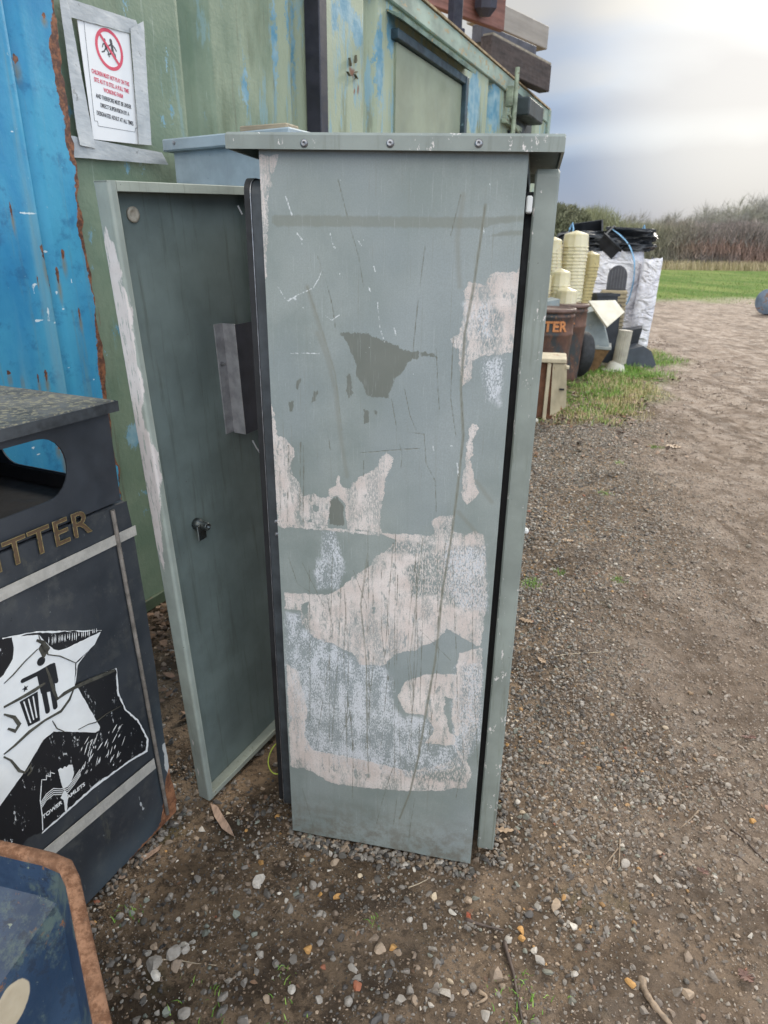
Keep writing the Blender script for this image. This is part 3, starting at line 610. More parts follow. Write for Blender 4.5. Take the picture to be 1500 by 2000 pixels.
# door gear near the far end
GB = M_plain('gear_paint', (.24, .28, .20), .4, 14, .6, speck=((.12, .07, .04), 30, .6))
b = MB(); b.box(4.18, 4.23, -.07, -.01, 2.36, 2.50, .006); b.tube([(4.2, -.085, 2.15), (4.2, -.085, 2.62)], .018); b.box(4.12, 4.60, -.05, -.01, 2.24, 2.27); b.tube([(4.12, -.06, 2.30), (4.75, -.06, 2.14)], .012)
obj('locking_gear', b, GB, cont)
b = MB(); b.box(4.42, 5.05, -.02, .0, 2.20, 2.52, .01); b.box(4.34, 4.62, -.016, .0, 1.0, 2.22)
b.box(4.40, 4.90, -.15, -.02, 2.33, 2.46, .01); obj('vent_box', b, M_plain('recess_dark', (.022, .032, .036), .5, 8, .6), cont)

# ================================================================== BLUE CONTAINER
blu = thing('shipping_container', 'bright blue shipping container with rust streaks and a rusty corner edge beside the bin', 'container', tuple(CF.o), CF.a)
xs = np.arange(-2.2, -.125, .009); zs = np.arange(.02, 2.6, .012); X, Z = np.meshgrid(xs, zs); Xo = X.copy()
X[:, -1] += (fbm(Z[:, -1]*22, Z[:, -1]*0, 311, 5)-.5)*.030; X[:, -2] += (fbm(Z[:, -2]*22, Z[:, -2]*0, 311, 5)-.5)*.018
Yd = -.03+np.clip((.03-np.abs(((Xo+.275) % .62)))/.02, 0, 1)*.014+(fbm(Xo*2, Z*1.5, 321)-.5)*.022
TEAR = [(70, 35, 5, 8), (10, 120, 3, 8), (22, 122, 4, 16), (6, 415, 3, 18), (70, 500, 4, 24), (110, 500, 4, 16), (100, 540, 3, 22), (58, 545, 2, 8), (142, 615, 3, 14), (87, 560, 3, 12), (85, 545, 2, 10), (75, 735, 4, 14), (27, 735, 3, 12), (2, 730, 4, 10), (60, 740, 3, 14), (65, 600, 2, 8), (110, 880, 6, 26), (118, 905, 5, 20), (97, 870, 4, 10)]
rust = np.full(X.shape, -1.0); rust_halo = np.full(X.shape, -1.0)
for cx, cy, rx, ry in TEAR:
    x0, z0 = CF.at(cx, cy); x1, _ = CF.at(cx+rx, cy); _, z1 = CF.at(cx, cy-ry); a, b_ = abs(x1-x0)*.75, abs(z1-z0)
    q = 1-np.hypot((Xo-x0)/a/(1+np.clip((Z-z0)/b_, -.6, 1)), (Z-z0)/b_); rust = np.maximum(rust, q*.02)
    q2 = 1-np.hypot((Xo-x0)/(a*2.6), (Z-z0+b_*1.1)/(b_*2.3)); rust_halo = np.maximum(rust_halo, q2)  # rusty stain spreading below each tear
ed = (-.125-Xo); rust = np.maximum(rust, .012-ed+(fbm(Z*9, Xo*9, 331, 5)-.5)*.045+np.where((Z > 1.50) & (Z < 1.80), .012, 0))
chip = np.full(X.shape, -1.0)
for pts in [[(25, 415), (65, 416)], [(4, 257), (22, 254)], [(55, 625), (100, 628)], [(78, 600), (80, 628)], [(35, 485), (60, 487)], [(78, 490), (82, 492)], [(125, 545), (128, 550)], [(110, 590), (112, 605)], [(132, 628), (134, 630)], [(50, 555), (57, 556)], [(48, 565), (50, 570)], [(171, 740), (175, 744)], [(120, 715), (123, 719)], [(52, 883), (62, 884)], [(78, 882), (88, 882)], [(48, 872), (52, 872)], [(100, 570), (101, 575)], [(128, 510), (131, 513)], [(102, 655), (104, 657)]]:
    chip = np.maximum(chip, .0035-seg_dist(X, Z, CF.poly(pts)))
t = NT('container_blue')
c = t.mix(t.step(t.noise(1.9, 7, .6, t.scale((1.7, 1, .7))), .36, .64), (.012, .20, .41), (.055, .33, .50))
c = t.mix(t.step(t.noise(11, 8, .7, t.scale((2.6, 1, .16))), .54, .66, 0, .6), c, (.10, .24, .30)); c = t.mix(t.step(t.noise(9, 8, .75, t.scale((3, 1, .25))), .66, .71, 0, .7), c, (.17, .10, .05)); c = t.mix(t.step(t.noise(16, 7, .7), .52, .68, 0, .55), c, (.008, .10, .24)); c = t.mix(t.step(t.noise(3, 4, .6, t.scale((3, 1, .2))), .56, .72, 0, .6), c, (.16, .36, .46))
c = t.mix(t.step(t.noise(60, 6, .7), .68, .71), c, (.20, .40, .50))
c = t.mix(t.step(t.attr('halo'), 0, 1, 0, .75), c, (.22, .17, .07))
c = t.mix(t.edge('rust', .022, 45, .001), c, t.mix(t.step(t.noise(55, 7, .7), .4, .6), (.075, .028, .016), (.25, .095, .04)))
c = t.mix(t.edge('chip', .008, 90, .0008), c, (.62, .72, .74))
t.bump(t.math('ADD', t.noise(50, 6), t.math('MULTIPLY', t.noise(4, 3), 3)), .3, .003); BLUE = t.done(c, t.step(t.noise(8, 4), .3, .7, .4, .62))
npmesh('end_wall', np.stack([X.ravel(), Yd.ravel(), Z.ravel()], 1), grid_faces(len(xs), len(zs)), BLUE, blu, True, {'rust': rust, 'halo': rust_halo, 'chip': chip})
b = MB(); b.box(-2.2, -.166, .0, 2.4, 0, 2.6); obj('shell', b, M_plain('blue_shell', (.03, .15, .32), .3, 3), blu)
b = MB(); b.box(-.165, -.1285, -.014, .02, 0, 2.6, .004); obj('corner_edge', b, M_RUST, blu)

# ================================================================== NOTICE taped on the wall
nf = Frame(CF.o-CF.ey*.016, CF.a)
no = thing('warning_notice', 'white paper notice held by grey tape on green container with red no-children sign', 'notice', tuple(nf.o), nf.a)
PAP = M_plain('paper', (.80, .80, .80), .03, 8, .45, bump=.05); REDI = M_plain('red_ink', (.62, .07, .12), .1, 30, .6); BLKI = M_plain('black_ink', (.05, .05, .055), .1, 30, .6)
c_ = nf.poly([(150, 37), (252, 66), (271, 282), (182, 272)])
b = MB(); b.prism(c_, -.0012, 0); obj('paper', b, PAP, no)
t = NT('duct_tape'); tcx = t.mix(t.step(t.noise(9, 5), .35, .65), (.36, .385, .40), (.48, .50, .51)); tcx = t.mix(t.step(t.noise(40, 6, .7), .62, .68), tcx, (.25, .26, .26))
t.bump(t.noise(24, 5, .6, t.scale((1, 1, 2.5))), .5, .004); TAPE = t.done(tcx, .42)
def tape(pts4, y, curl=0.0, seed=0):
    p = [np.array(nf.at(*q)) for q in pts4]; nu, nv = 26, 8; V = []
    for j in range(nv):
        for i in range(nu):
            u, v = i/(nu-1), j/(nv-1)
            q = (p[0]*(1-u)+p[1]*u)*(1-v)+(p[3]*(1-u)+p[2]*u)*v
            h = y-.0015*float(fbm(np.array([q[0]*40]), np.array([q[1]*40]), seed)[0])*2-.009*curl*max(0, u-.88)/.12*(.5+v*.5)
            e = (float(vn(np.array([u*14.]), np.array([0.]), seed+j)[0])-.5)*.0012 if j in (0, nv-1) else 0
            V.append((q[0], h, q[1]+e))
    o = npmesh('tape', V, grid_faces(nu, nv, True), TAPE, no, True); return o
tape([(122, -6), (262, 40), (275, 72), (128, 32)], -.004, .3, 3)
tape([(128, -4), (182, 290), (150, 284), (112, -2)], -.0065, .6, 5)      # left strip, running down
tape([(243, 40), (276, 40), (292, 282), (268, 284)], -.006, .0, 7) if False else tape([(276, 42), (292, 284), (267, 282), (250, 56)], -.0075, .1, 7)
tape([(122, 262), (312, 298), (322, 322), (127, 306)], -.0035, 1.0, 9)
# border rule, sign and words in the notice's own plane
ux = (np.array(c_[1])-np.array(c_[0])); wS = float(np.linalg.norm(ux)); tilt = math.atan2(ux[1], ux[0])
ang2 = math.atan2(c_[2][1]-c_[3][1], c_[2][0]-c_[3][0])
bp = nf.poly([(163, 41), (184, 236), (190, 237), (191, 246), (263, 258), (264, 250), (268, 250)])
b = MB()
for i in range(len(bp)-1):
    (xa, za), (xb, zb) = bp[i], bp[i+1]; L = math.hypot(xb-xa, zb-za); nx, nz_ = -(zb-za)/L*.0005, (xb-xa)/L*.0005
    b.prism([(xa-nx, za-nz_), (xb-nx, zb-nz_), (xb+nx, zb+nz_), (xa+nx, za+nz_)], -.0018, -.0013)
obj('border_line', b, BLKI, no)
cx, cz = nf.at(213, 97); rr = .052
b = MB(); n = 48
ri = rr*.83
for k in range(n):
    a0, a1 = 2*math.pi*k/n, 2*math.pi*(k+1)/n
    b.prism([(cx+ri*math.cos(a0), cz+ri*math.sin(a0)), (cx+rr*math.cos(a0), cz+rr*math.sin(a0)), (cx+rr*math.cos(a1), cz+rr*math.sin(a1)), (cx+ri*math.cos(a1), cz+ri*math.sin(a1))], -.0019, -.0013)
a = R(135); dx, dz = math.cos(a), math.sin(a); px, pz = -dz*.004, dx*.004; q = ri*1.0
b.prism([(cx-dx*q-px, cz-dz*q-pz), (cx+dx*q-px, cz+dz*q-pz), (cx+dx*q+px, cz+dz*q+pz), (cx-dx*q+px, cz-dz*q+pz)], -.0023, -.002)
obj('prohibition_ring', b, REDI, no)
def stick(b, pts, wd, y0, y1, ox, oz, sc_):
    pts = [(ox+x*sc_, oz+z*sc_) for x, z in pts]
    for i in range(len(pts)-1):
        (xa, za), (xb, zb) = pts[i], pts[i+1]; L = math.hypot(xb-xa, zb-za)+1e-9; nx, nz_ = -(zb-za)/L*wd/2, (xb-xa)/L*wd/2; ex, ez = (xb-xa)/L*wd*.3, (zb-za)/L*wd*.3
        b.prism([(xa-nx-ex, za-nz_-ez), (xb-nx+ex, zb-nz_+ez), (xb+nx+ex, zb+nz_+ez), (xa+nx-ex, za+nz_-ez)], y0-random.random()*.00005, y1)
def disc(b, x, z, r, y0, y1, n=14): b.prism([(x+r*math.cos(2*math.pi*k/n), z+r*math.sin(2*math.pi*k/n)) for k in range(n)], y0, y1)
b = MB()
for (ox, s_) in ((cx+.010, 1.0), (cx-.014, .85)):
    Y0, Y1 = -.00175, -.0013
    disc(b, ox-.001, cz+.024*s_, .0048*s_, Y0, Y1)
    stick(b, [(0, .018), (.002, .000)], .009*s_, Y0, Y1, ox, cz, s_)
    stick(b, [(.001, .016), (.011, .009), (.017, .002)], .0034*s_, Y0, Y1, ox, cz, s_)
    stick(b, [(0, .015), (-.010, .010), (-.014, .001)], .0034*s_, Y0, Y1, ox, cz, s_)
    stick(b, [(.001, .001), (.010, -.009), (.012, -.022)], .0042*s_, Y0, Y1, ox, cz, s_)
    stick(b, [(.001, .001), (-.008, -.010), (-.018, -.014)], .0042*s_, Y0, Y1, ox, cz, s_)
obj('running_children_figures', b, BLKI, no)
LNS = [("CHILDREN MUST NOT PLAY ON THIS", REDI, (216, 153), 1.0), ("SITE AS IT IS STILL A FULL TIME", REDI, (218, 168), .93), ("WORKING FARM", REDI, (221, 183), .52), ("AND THEREFORE MUST BE UNDER", BLKI, (222, 199), .96), ("DIRECT SUPERVISION BY A", BLKI, (224, 215), .78), ("DESIGNATED ADULT AT ALL TIMES", BLKI, (225, 232), 1.0)]
for s_, m_, p, wf in LNS:
    x_, z_ = nf.at(*p)
    o = text_obj('lettering', s_, .0155, m_, no, (x_, -.0016, z_-.004), (R(90), ang2*-1*-1, 0), 1, .0002, bold=.0003)
    wd = o.dimensions.x if o.dimensions.x > 0 else .2
    o.scale = (.142*wf/wd, 1, 1)

# ================================================================== EQUIPMENT CABINET
PF = Frame((-.206, 1.18, 0), math.atan2(-.203, .979))
cb = thing('equipment_cabinet', 'tall grey-green metal cabinet with peeling paper residue and its left door open', 'cabinet', tuple(PF.o), PF.a)
CW, CD = .42, .40
xs = np.linspace(0, CW, 212); zs = np.linspace(0, 1.43, 700); X, Z = np.meshgrid(xs, zs)
def PP(*pts): return sdf(X, Z, PF.poly(pts))
pink = union(
 PP((502,303),(542,305),(538,325),(533,340),(526,335),(530,358),(525,385),(524,430),(521,470),(520,530),(518,570),(514,545),(510,480),(505,420),(501,360)),
 PP((1020,487),(1013,532),(971,530),(957,536),(947,557),(917,550),(905,567),(908,588),(905,623),(896,651),(882,662),(884,676),(896,683),(898,710),(903,753),(922,738),(920,706),(940,698),(996,687),(1008,672),(1014,600),(1022,520),(1024,487)),
 PP((922,829),(933,835),(925,859),(924,889),(914,896),(922,911),(925,945),(935,960),(931,971),(914,988),(901,971),(903,934),(909,907),(909,889),(914,863),(916,837)),
 PP((528,780),(539,818),(541,851),(560,857),(576,878),(575,893),(567,911),(575,934),(586,945),(590,971),(612,965),(627,971),(644,971),(642,956),(655,949),(662,928),(668,949),(687,960),(687,945),(713,926),(739,911),(743,893),(754,881),(769,896),(761,915),(754,934),(748,975),(743,1008),(743,1040),(679,1035),(675,986),(660,967),(647,975),(642,1008),(638,1031),(543,1026),(536,930)),
 PP((543,1025),(680,1034),(743,1041),(742,1047),(680,1040),(600,1034),(543,1029)),
 PP((843,1020),(858,1008),(888,1007),(886,1038),(911,1046),(929,1036),(944,1046),(948,1061),(950,1190),(938,1262),(933,1260),(896,1242),(873,1227),(855,1249),(814,1268),(769,1279),(752,1300),(705,1298),(687,1275),(649,1257),(612,1246),(590,1218),(586,1193),(556,1188),(556,1158),(638,1162),(664,1150),(687,1128),(724,1105),(735,1087),(758,1072),(772,1055),(743,1042),(850,1045)),
 PP((891,1317),(896,1275),(942,1266),(940,1358),(933,1420),(905,1500),(888,1458),(832,1451),(851,1425),(832,1399),(791,1391),(776,1361),(791,1331),(828,1318),(858,1317)),
 PP((560,1298),(582,1309),(590,1339),(600,1384),(593,1436),(612,1466),(679,1478),(754,1496),(799,1508),(873,1490),(905,1470),(922,1510),(911,1538),(860,1545),(799,1545),(720,1540),(649,1530),(610,1508),(593,1500),(569,1499),(563,1400)))
holes = union(PP((588,1180),(602,1176),(600,1196),(592,1210)), PP((726,1186),(734,1185),(735,1196),(728,1197)), PP((611,985),(625,988),(622,1000),(612,996)), PP((600,1020),(606,1012),(612,1022)), PP((865,1028),(872,1026),(872,1035),(864,1034)), PP((912,1085),(920,1080),(921,1090)), PP((870,1360),(885,1365),(882,1400),(890,1440),(878,1430),(868,1390)), PP((890,1440),(905,1430),(902,1470),(892,1465)))
pink = np.minimum(pink, -holes)
worn = union(PP((840,1075),(950,1060),(952,1195),(900,1190),(860,1170),(800,1165),(790,1110)), PP((700,1055),(860,1060),(850,1085),(700,1080)), PP((556,1195),(600,1190),(612,1246),(570,1250)), PP((900,1300),(945,1290),(942,1430),(905,1500),(893,1450)), PP((780,1485),(900,1475),(915,1500),(905,1530),(790,1520)), PP((930,560),(985,620),(970,690),(925,670)))
greyed = union(PP((885,1100),(950,1080),(950,1190),(890,1185),(878,1150)), PP((780,1075),(870,1085),(860,1130),(790,1125)))*0
rub = union(PP((556,1195),(590,1200),(590,1225),(649,1257),(709,1296),(752,1300),(766,1330),(770,1380),(790,1400),(835,1402),(850,1425),(830,1452),(890,1462),(880,1500),(800,1520),(690,1505),(610,1480),(575,1440),(562,1380),(556,1300)),
 PP((630,1040),(655,1038),(662,1075),(675,1110),(660,1150),(620,1150),(612,1120),(628,1090)), PP((870,1060),(950,1062),(952,1195),(900,1190),(872,1150),(862,1100)), PP((940,700),(990,695),(985,730),(975,790),(950,780),(942,740)), PP((886,1300),(900,1290),(945,1290),(940,1440),(900,1500),(880,1480)), PP((905,590),(960,590),(960,660),(910,660))*1.0)
dark = union(PP((660,650),(672,657),(694,706),(698,736),(709,751),(718,775),(758,777),(771,740),(791,721),(795,706),(817,699),(821,687),(787,684),(769,672),(739,661),(715,650)),
 PP((585,640),(600,632),(640,640),(690,648),(760,662),(740,676),(690,668),(660,662),(640,650),(600,652))-.0085, PP((820,684),(850,690),(862,706),(850,700),(822,698))-.002,
 PP((580,742),(588,740),(583,760),(580,758)), PP((613,762),(622,765),(617,782),(609,786)), PP((564,785),(574,784),(572,803),(566,806)), PP((676,735),(683,731),(686,748),(689,768),(681,782),(677,762)), PP((711,800),(722,803),(722,826),(711,827)), PP((730,800),(737,804),(736,812),(730,808)), PP((640,976),(660,968),(673,990),(674,1030),(642,1026))-.002)
def SC(w_, *L): return -np.minimum.reduce([seg_dist(X, Z, PF.poly(p)) for p in L])+w_
olive = union(PP((532,423),(540,420),(700,422),(860,424),(955,424),(1030,420),(1032,430),(960,440),(945,446),(700,443),(540,442),(532,436)), PP((950,462),(1000,450),(1040,448),(1040,458),(990,460)))
main = -np.maximum.reduce([SC(0, [(948,400),(938,470),(925,560),(908,650),(900,760),(905,850),(893,960),(880,1060),(865,1150),(850,1290),(832,1390),(818,1475),(800,1550),(780,1600)]), SC(-.0012, [(718,1080),(704,1180),(716,1300),(717,1440),(720,1520)]), SC(-.0014, [(826,1050),(812,1180),(800,1290),(808,1360)]), SC(-.0015, [(600,560),(628,640),(655,730),(668,840)])])
scr = -np.maximum.reduce([SC(0, [(948,400),(938,470),(925,560),(908,650),(900,760),(905,850),(893,960),(880,1060),(865,1150),(850,1290),(832,1390),(818,1475),(800,1550),(780,1600)]),
 SC(0, [(665,1440),(685,1390),(690,1500)], [(720,1085),(705,1180),(715,1290),(716,1420)], [(690,1115),(715,1180),(720,1300),(718,1480)], [(768,1060),(760,1160),(752,1280)], [(815,1060),(800,1200),(795,1280),(805,1400)], [(870,1060),(860,1180),(848,1260)], [(745,1100),(745,1180),(745,1230),(750,1280),(760,1330)], [(560,1080),(580,1140),(610,1160)], [(590,1100),(620,1160),(640,1200)], [(640,1170),(650,1230),(642,1290),(620,1440)], [(680,1370),(690,1450),(688,1560)], [(775,1560),(768,1610)], [(810,1560),(800,1620),(797,1650)], [(590,1540),(605,1590),(612,1615)], [(765,780),(775,840),(785,890),(782,920)], [(790,760),(800,810),(812,840)], [(792,825),(798,845),(828,848),(832,905),(850,940),(852,1000)], [(852,680),(855,760),(858,800)], [(885,660),(880,780),(890,850)]),
 SC(0, [(700,885),(760,880),(820,876)], [(640,840),(645,880)], [(710,900),(710,930)], [(620,500),(640,560),(650,600),(655,640)], [(660,350),(680,430),(700,500),(710,560)], [(830,480),(815,600),(805,700)], [(900,380),(880,460)], [(970,1290),(960,1340),(940,1350)], [(820,1230),(850,1260),(880,1290)], [(900,1400),(905,1480),(890,1560)], [(735,1610),(745,1570),(760,1520),(775,1480)])])
scr = np.minimum(scr, -np.maximum.reduce([SC(0, [(x0, 1030+random.uniform(0, 160)), (x0+random.uniform(-12, 10), 1280), (x0+random.uniform(-20, 12), 1400+random.uniform(0, 150))]) for x0 in [random.uniform(560, 930) for _ in range(16)]]))
scr = np.minimum(scr, -np.maximum.reduce([SC(0, [(x0, 860+random.uniform(0, 60)), (x0+random.uniform(-3, 5), 1020)]) for x0 in [random.uniform(540, 600) for _ in range(7)]]))
chip = np.maximum(SC(.0009, [(543,560),(556,582),(563,588)], [(563,588),(575,580),(583,575)], [(583,575),(600,568),(612,562),(622,545),(628,530)], [(634,615),(648,626),(664,614)], [(568,690),(600,690),(625,690)], [(645,455),(650,478)], [(737,590),(742,640),(752,670)]), SC(.0013, [(566,583),(578,584)], [(652,482),(655,484)], [(700,470),(706,480)], [(730,520),(733,530)], [(770,640),(773,655)], [(558,383),(570,420)], [(580,455),(590,468)], [(592,600),(594,602)], [(720,560),(724,570)], [(845,870),(847,880)], [(880,871),(884,872)], [(893,905),(895,930)]))
smear = -np.maximum.reduce([SC(0, [(620,650),(640,700),(655,760),(665,850),(678,930)]), SC(0, [(600,560),(625,640),(650,720)]), SC(0, [(905,380),(893,470),(898,560)]), SC(0, [(895,1000),(930,1040)]), SC(0, [(930,940),(960,980)])])
V = np.stack([X.ravel(), (fbm(X*3, Z*3, 401)-.5).ravel()*.004, Z.ravel()], 1)
# slight dents by the top-left and along the bottom edge
V[:, 2] += np.where(Z.ravel() < .01, (fbm(X.ravel()*12, 0*X.ravel(), 411)-.5)*.006, 0)
fp = npmesh('side_panel', V, grid_faces(len(xs), len(zs)), PANEL, cb, True, {'pink': pink, 'rub': rub, 'dark': dark, 'olive': olive, 'scratch': scr, 'chip': chip, 'main': main, 'worn': worn, 'smear': smear, 'hgt': Z})
fp['label'] = 'near side panel with torn pink-white paper residue'
b = MB(); b.box(0.001, .004, .003, CD, .001, 1.425); b.box(CW-.004, CW, .003, CD, .001, 1.425); b.box(.004, CW-.004, CD-.003, CD, .001, 1.425); b.box(.004, CW-.004, .003, CD-.003, 1.40, 1.43)
# left side is an open doorway: cut by leaving only a border
b2 = MB(); b2.box(CW-.004, CW, .004, CD, .001, 1.42); b2.box(.004, CW-.004, CD-.003, CD, .001, 1.42); b2.box(.003, CW-.004, .004, CD-.003, 1.402, 1.42); b2.box(.003, CW-.004, .004, CD-.003, .03, .05)
b2.box(0.0, .003, .004, .05, .001, 1.42); b2.box(0.0, .003, CD-.04, CD, .001, 1.42); b2.box(0.0, .003, .05, CD-.04, 1.38, 1.42); b2.box(0.0, .003, .05, CD-.04, .001, .06)
obj('carcass', b2, M_CAB, cb)
# lid: shallow tray, 12 mm higher at its left end
def lz(x): return 1.4275+(1.4157-1.4275)*(x+.047)/.517
LX0, LX1, LY0, LY1, LH = -.047, .470, -.020, CD+.05, .0235
prof = [(LY0, 0), (LY0, LH-.004), (LY0+.004, LH), (LY1-.004, LH), (LY1, LH-.004), (LY1, 0), (LY1-.004, 0), (LY1-.004, LH-.007), (LY0+.004, LH-.007), (LY0+.004, 0)]
V = []; n = len(prof)
st = [(LX0, 0, 1), (LX0+.0015, .0, 1.0), (LX1-.0015, 0, 1), (LX1, 0, 1)]
for x_, _, _ in st:
    for (y_, z_) in prof: V.append((x_, y_, lz(x_)+z_*(.9 if x_ in (LX0, LX1) else 1)))
Fq = [];
for i in range(3):
    for k in range(n): Fq.append((i*n+k, i*n+(k+1) % n, (i+1)*n+(k+1) % n, (i+1)*n+k))
b = MB(); b.add(V, Fq)
for x_ in (LX0, LX1-.004): b.add([(x_+dx, y_, lz(x_)+z_) for dx in (0, .004) for (y_, z_) in ((LY0, 0), (LY1, 0), (LY1-.003, LH-.002), (LY0+.003, LH-.002))], [(0, 3, 2, 1), (4, 5, 6, 7), (0, 1, 5, 4), (1, 2, 6, 5), (2, 3, 7, 6), (3, 0, 4, 7)])
M_LID = M_grey('lid_paint', (.225, .25, .228), chipt=.625, dirty=.55)
lid = obj('lid', b, M_LID, cb)
for px_ in (594, 762, 935):
    x_, z_ = PF.at(px_, 280, -.02); b = MB(); M_ = Matrix.Translation((x_, LY0, z_)) @ Matrix.Rotation(R(90), 4, 'X')
    b.lathe([(0.0062, 0), (.0062, .0006), (.0045, .0022), (.0018, .0032), (.0016, .0015), (0, .0015)], 14, M=M_); obj('rivet', b, M_STEEL, lid, True)
# closed door on the right: a slab with rounded corners seen edge-on
def rslab(b, y0, y1, z0, z1, x0, x1, r=.012):
    pts = []
    for cy, cz, a0 in ((y1-r, z1-r, 0), (y0+r, z1-r, 90), (y0+r, z0+r, 180), (y1-r, z0+r, 270)):
        for k in range(5): a = R(a0+k*22.5); pts.append((cy+r*math.cos(a), cz+r*math.sin(a)))
    n = len(pts); vs = []; bb = .003
    for xx, ins in ((x0, bb), (x0+bb, 0), (x1-bb, 0), (x1, bb)):
        cyy, czz = (y0+y1)/2, (z0+z1)/2
        for (y_, z_) in pts: vs.append((xx, y_-ins*np.sign(y_-cyy), z_-ins*np.sign(z_-czz)))
    fs = [tuple(range(n)), tuple(range(4*n-1, 3*n-1, -1))]
    for i in range(3):
        for k in range(n): fs.append((i*n+k, (i+1)*n+k, (i+1)*n+(k+1) % n, i*n+(k+1) % n))
    b.add(vs, fs)
b = MB(); rslab(b, .022, CD-.01, .022, 1.400, .4315, .468)
rd = obj('door', b, M_EDGE, cb); rd['label'] = 'closed right-hand door seen edge-on'
b = MB(); b.box(.421, .4312, .05, CD-.05, .05, 1.37); obj('door_gasket', b, M_RUB, cb)
b = MB(); b.box(.4215, .431, .010, .05, 1.338, 1.362, .002); obj('hinge_tab', b, M_plain('white_plastic', (.7, .7, .68), .05, 20, .4), cb)
b = MB(); b.lathe([(.006, 0), (.006, .004), (.003, .007), (0, .008)], 10, M=Matrix.Translation((.468, .05, .80)) @ Matrix.Rotation(R(90), 4, 'Y')); obj('door_bolt', b, M_plain('white_plastic2', (.7, .7, .68), .05, 20, .4), rd)
# left doorway frame with rubber seal
def ring(b, x0, x1, y0, y1, z0, z1, wd, r):
    def rr_(y0, y1, z0, z1, r):
        pts = []
        for cy, cz, a0 in ((y1-r, z1-r, 0), (y0+r, z1-r, 90), (y0+r, z0+r, 180), (y1-r, z0+r, 270)):
            for k in range(7): a = R(a0+k*15); pts.append((cy+r*math.cos(a), cz+r*math.sin(a)))
        return pts
    o_ = rr_(y0, y1, z0, z1, r); i_ = rr_(y0+wd, y1-wd, z0+wd, z1-wd, max(.003, r-wd)); n = len(o_)
    vs = [(x0, *p) for p in o_]+[(x0, *p) for p in i_]+[(x1, *p) for p in o_]+[(x1, *p) for p in i_]; fs = []
    for k in range(n):
        j = (k+1) % n; fs += [(k, j, n+j, n+k), (2*n+k, 3*n+k, 3*n+j, 2*n+j), (k, 2*n+k, 2*n+j, j), (n+k, n+j, 3*n+j, 3*n+k)]
    b.add(vs, fs)
b = MB(); ring(b, -.026, .001, .022, CD-.03, .045, 1.388, .010, .022); fr = obj('doorway_frame', b, M_DARK, cb, False)
b = MB(); ring(b, -.040, -.026, .026, CD-.034, .05, 1.392, .009, .022); obj('rubber_seal', b, M_RUB, fr, False)
b = MB(); ring(b, -.0275, -.0262, .0205, CD-.03, .044, 1.3895, .004, .022); obj('seal_trim', b, M_STEEL, fr, False)
for z_ in (PF.at(541, 1027)[1], PF.at(543, 1052)[1]):
    b = MB(); b.lathe([(.004, 0), (.004, .003), (0, .004)], 10, M=Matrix.Translation((-.010, .022, z_)) @ Matrix.Rotation(R(90), 4, 'X')); obj('screw', b, M_STEEL, fr)
# loose yellow-green wire and pale cable ends
t0 = [PZ(556, 1460, .16), PZ(541, 1452, .15), PZ(528, 1470, .13), PZ(524, 1492, .11), PZ(534, 1510, .10), PZ(556, 1511, .10)]
def loc(Fm, p): d = np.array(p)-Fm.o; return (float(d@Fm.ex), float(d@Fm.ey), float(d[2]))
def smooth(pts, k=6):
    P_ = [np.array(p, float) for p in pts]; P_ = [2*P_[0]-P_[1]]+P_+[2*P_[-1]-P_[-2]]; o = []
    for i in range(1, len(P_)-2):
        for j in range(k):
            t_ = j/k; a, b_, c, d = P_[i-1:i+3]; o.append(.5*((2*b_)+(-a+c)*t_+(2*a-5*b_+4*c-d)*t_**2+(-a+3*b_-3*c+d)*t_**3))
    o.append(P_[-2]); return o
b = MB(); b.tube(smooth([loc(PF, p) for p in t0]), .0016, 6); obj('earth_wire', b, M_plain('yellow_green_sheath', (.42, .50, .06), .15, 30, .45), cb, True)

# open door: tray with a turned rim, sagging 3 degrees on its hinge
DA = R(90-28.6); DF = Frame((-.424, 1.266, 0), DA); SAG = R(3.0)
def dpt(x, y):          # photo pixel on the door's plane -> door coordinates
    a, z = DF.at(x, y); return (a*math.cos(SAG)+z*math.sin(SAG), -a*math.sin(SAG)+z*math.cos(SAG))
door = bpy.data.objects.new('door', bpy.data.meshes.new('door')); bpy.data.objects.remove(door)
DW, DH, DT = .400, 1.385, .036
Mdoor = Matrix.Translation(Vector(DF.o)) @ Matrix.Rotation(DA, 4, 'Z') @ Matrix.Rotation(-SAG, 4, 'Y')
Mrel = (Matrix.Translation(Vector(PF.o)) @ Matrix.Rotation(PF.a, 4, 'Z')).inverted() @ Mdoor
xs = np.linspace(0, DW, 90); zs = np.linspace(0, DH, 300)
b = MB(); b.box(.004, DW-.004, DT-.001, DT+.002, .004, DH-.004); dskin = obj('door', b, M_DOORIN, cb); dskin.matrix_local = Mrel
dskin['label'] = 'open left-hand door showing its dark inner face'
# rim as a grid so its chipped paint can be traced: near upright (outer return + lip)
xs2 = [0.0, 0.0, .0025, .012]
M_RIM = M_grey('rim_paint', (.30, .335, .30), chipt=.70, dirty=.45, attr='chipm', rough=.5)
U = np.linspace(0, 1, 26); zz = np.linspace(0, DH, 460)
pr = [(0.0025, DT+.002), (0, DT-.001), (0, .004), (.0035, .0005), (.0145, 0), (.0155, .0015)]
pc = [0]
for i in range(1, len(pr)): pc.append(pc[-1]+math.dist(pr[i], pr[i-1]))
u_ = np.linspace(0, pc[-1], 26); pxs = np.interp(u_, pc, [p[0] for p in pr]); pys = np.interp(u_, pc, [p[1] for p in pr])
XX, ZZ = np.meshgrid(pxs, zz); YY, _ = np.meshgrid(pys, zz); UU, _ = np.meshgrid(u_, zz)
f_ = ZZ/DH; wv = fbm(ZZ*11, ZZ*0+2, 431, 4)
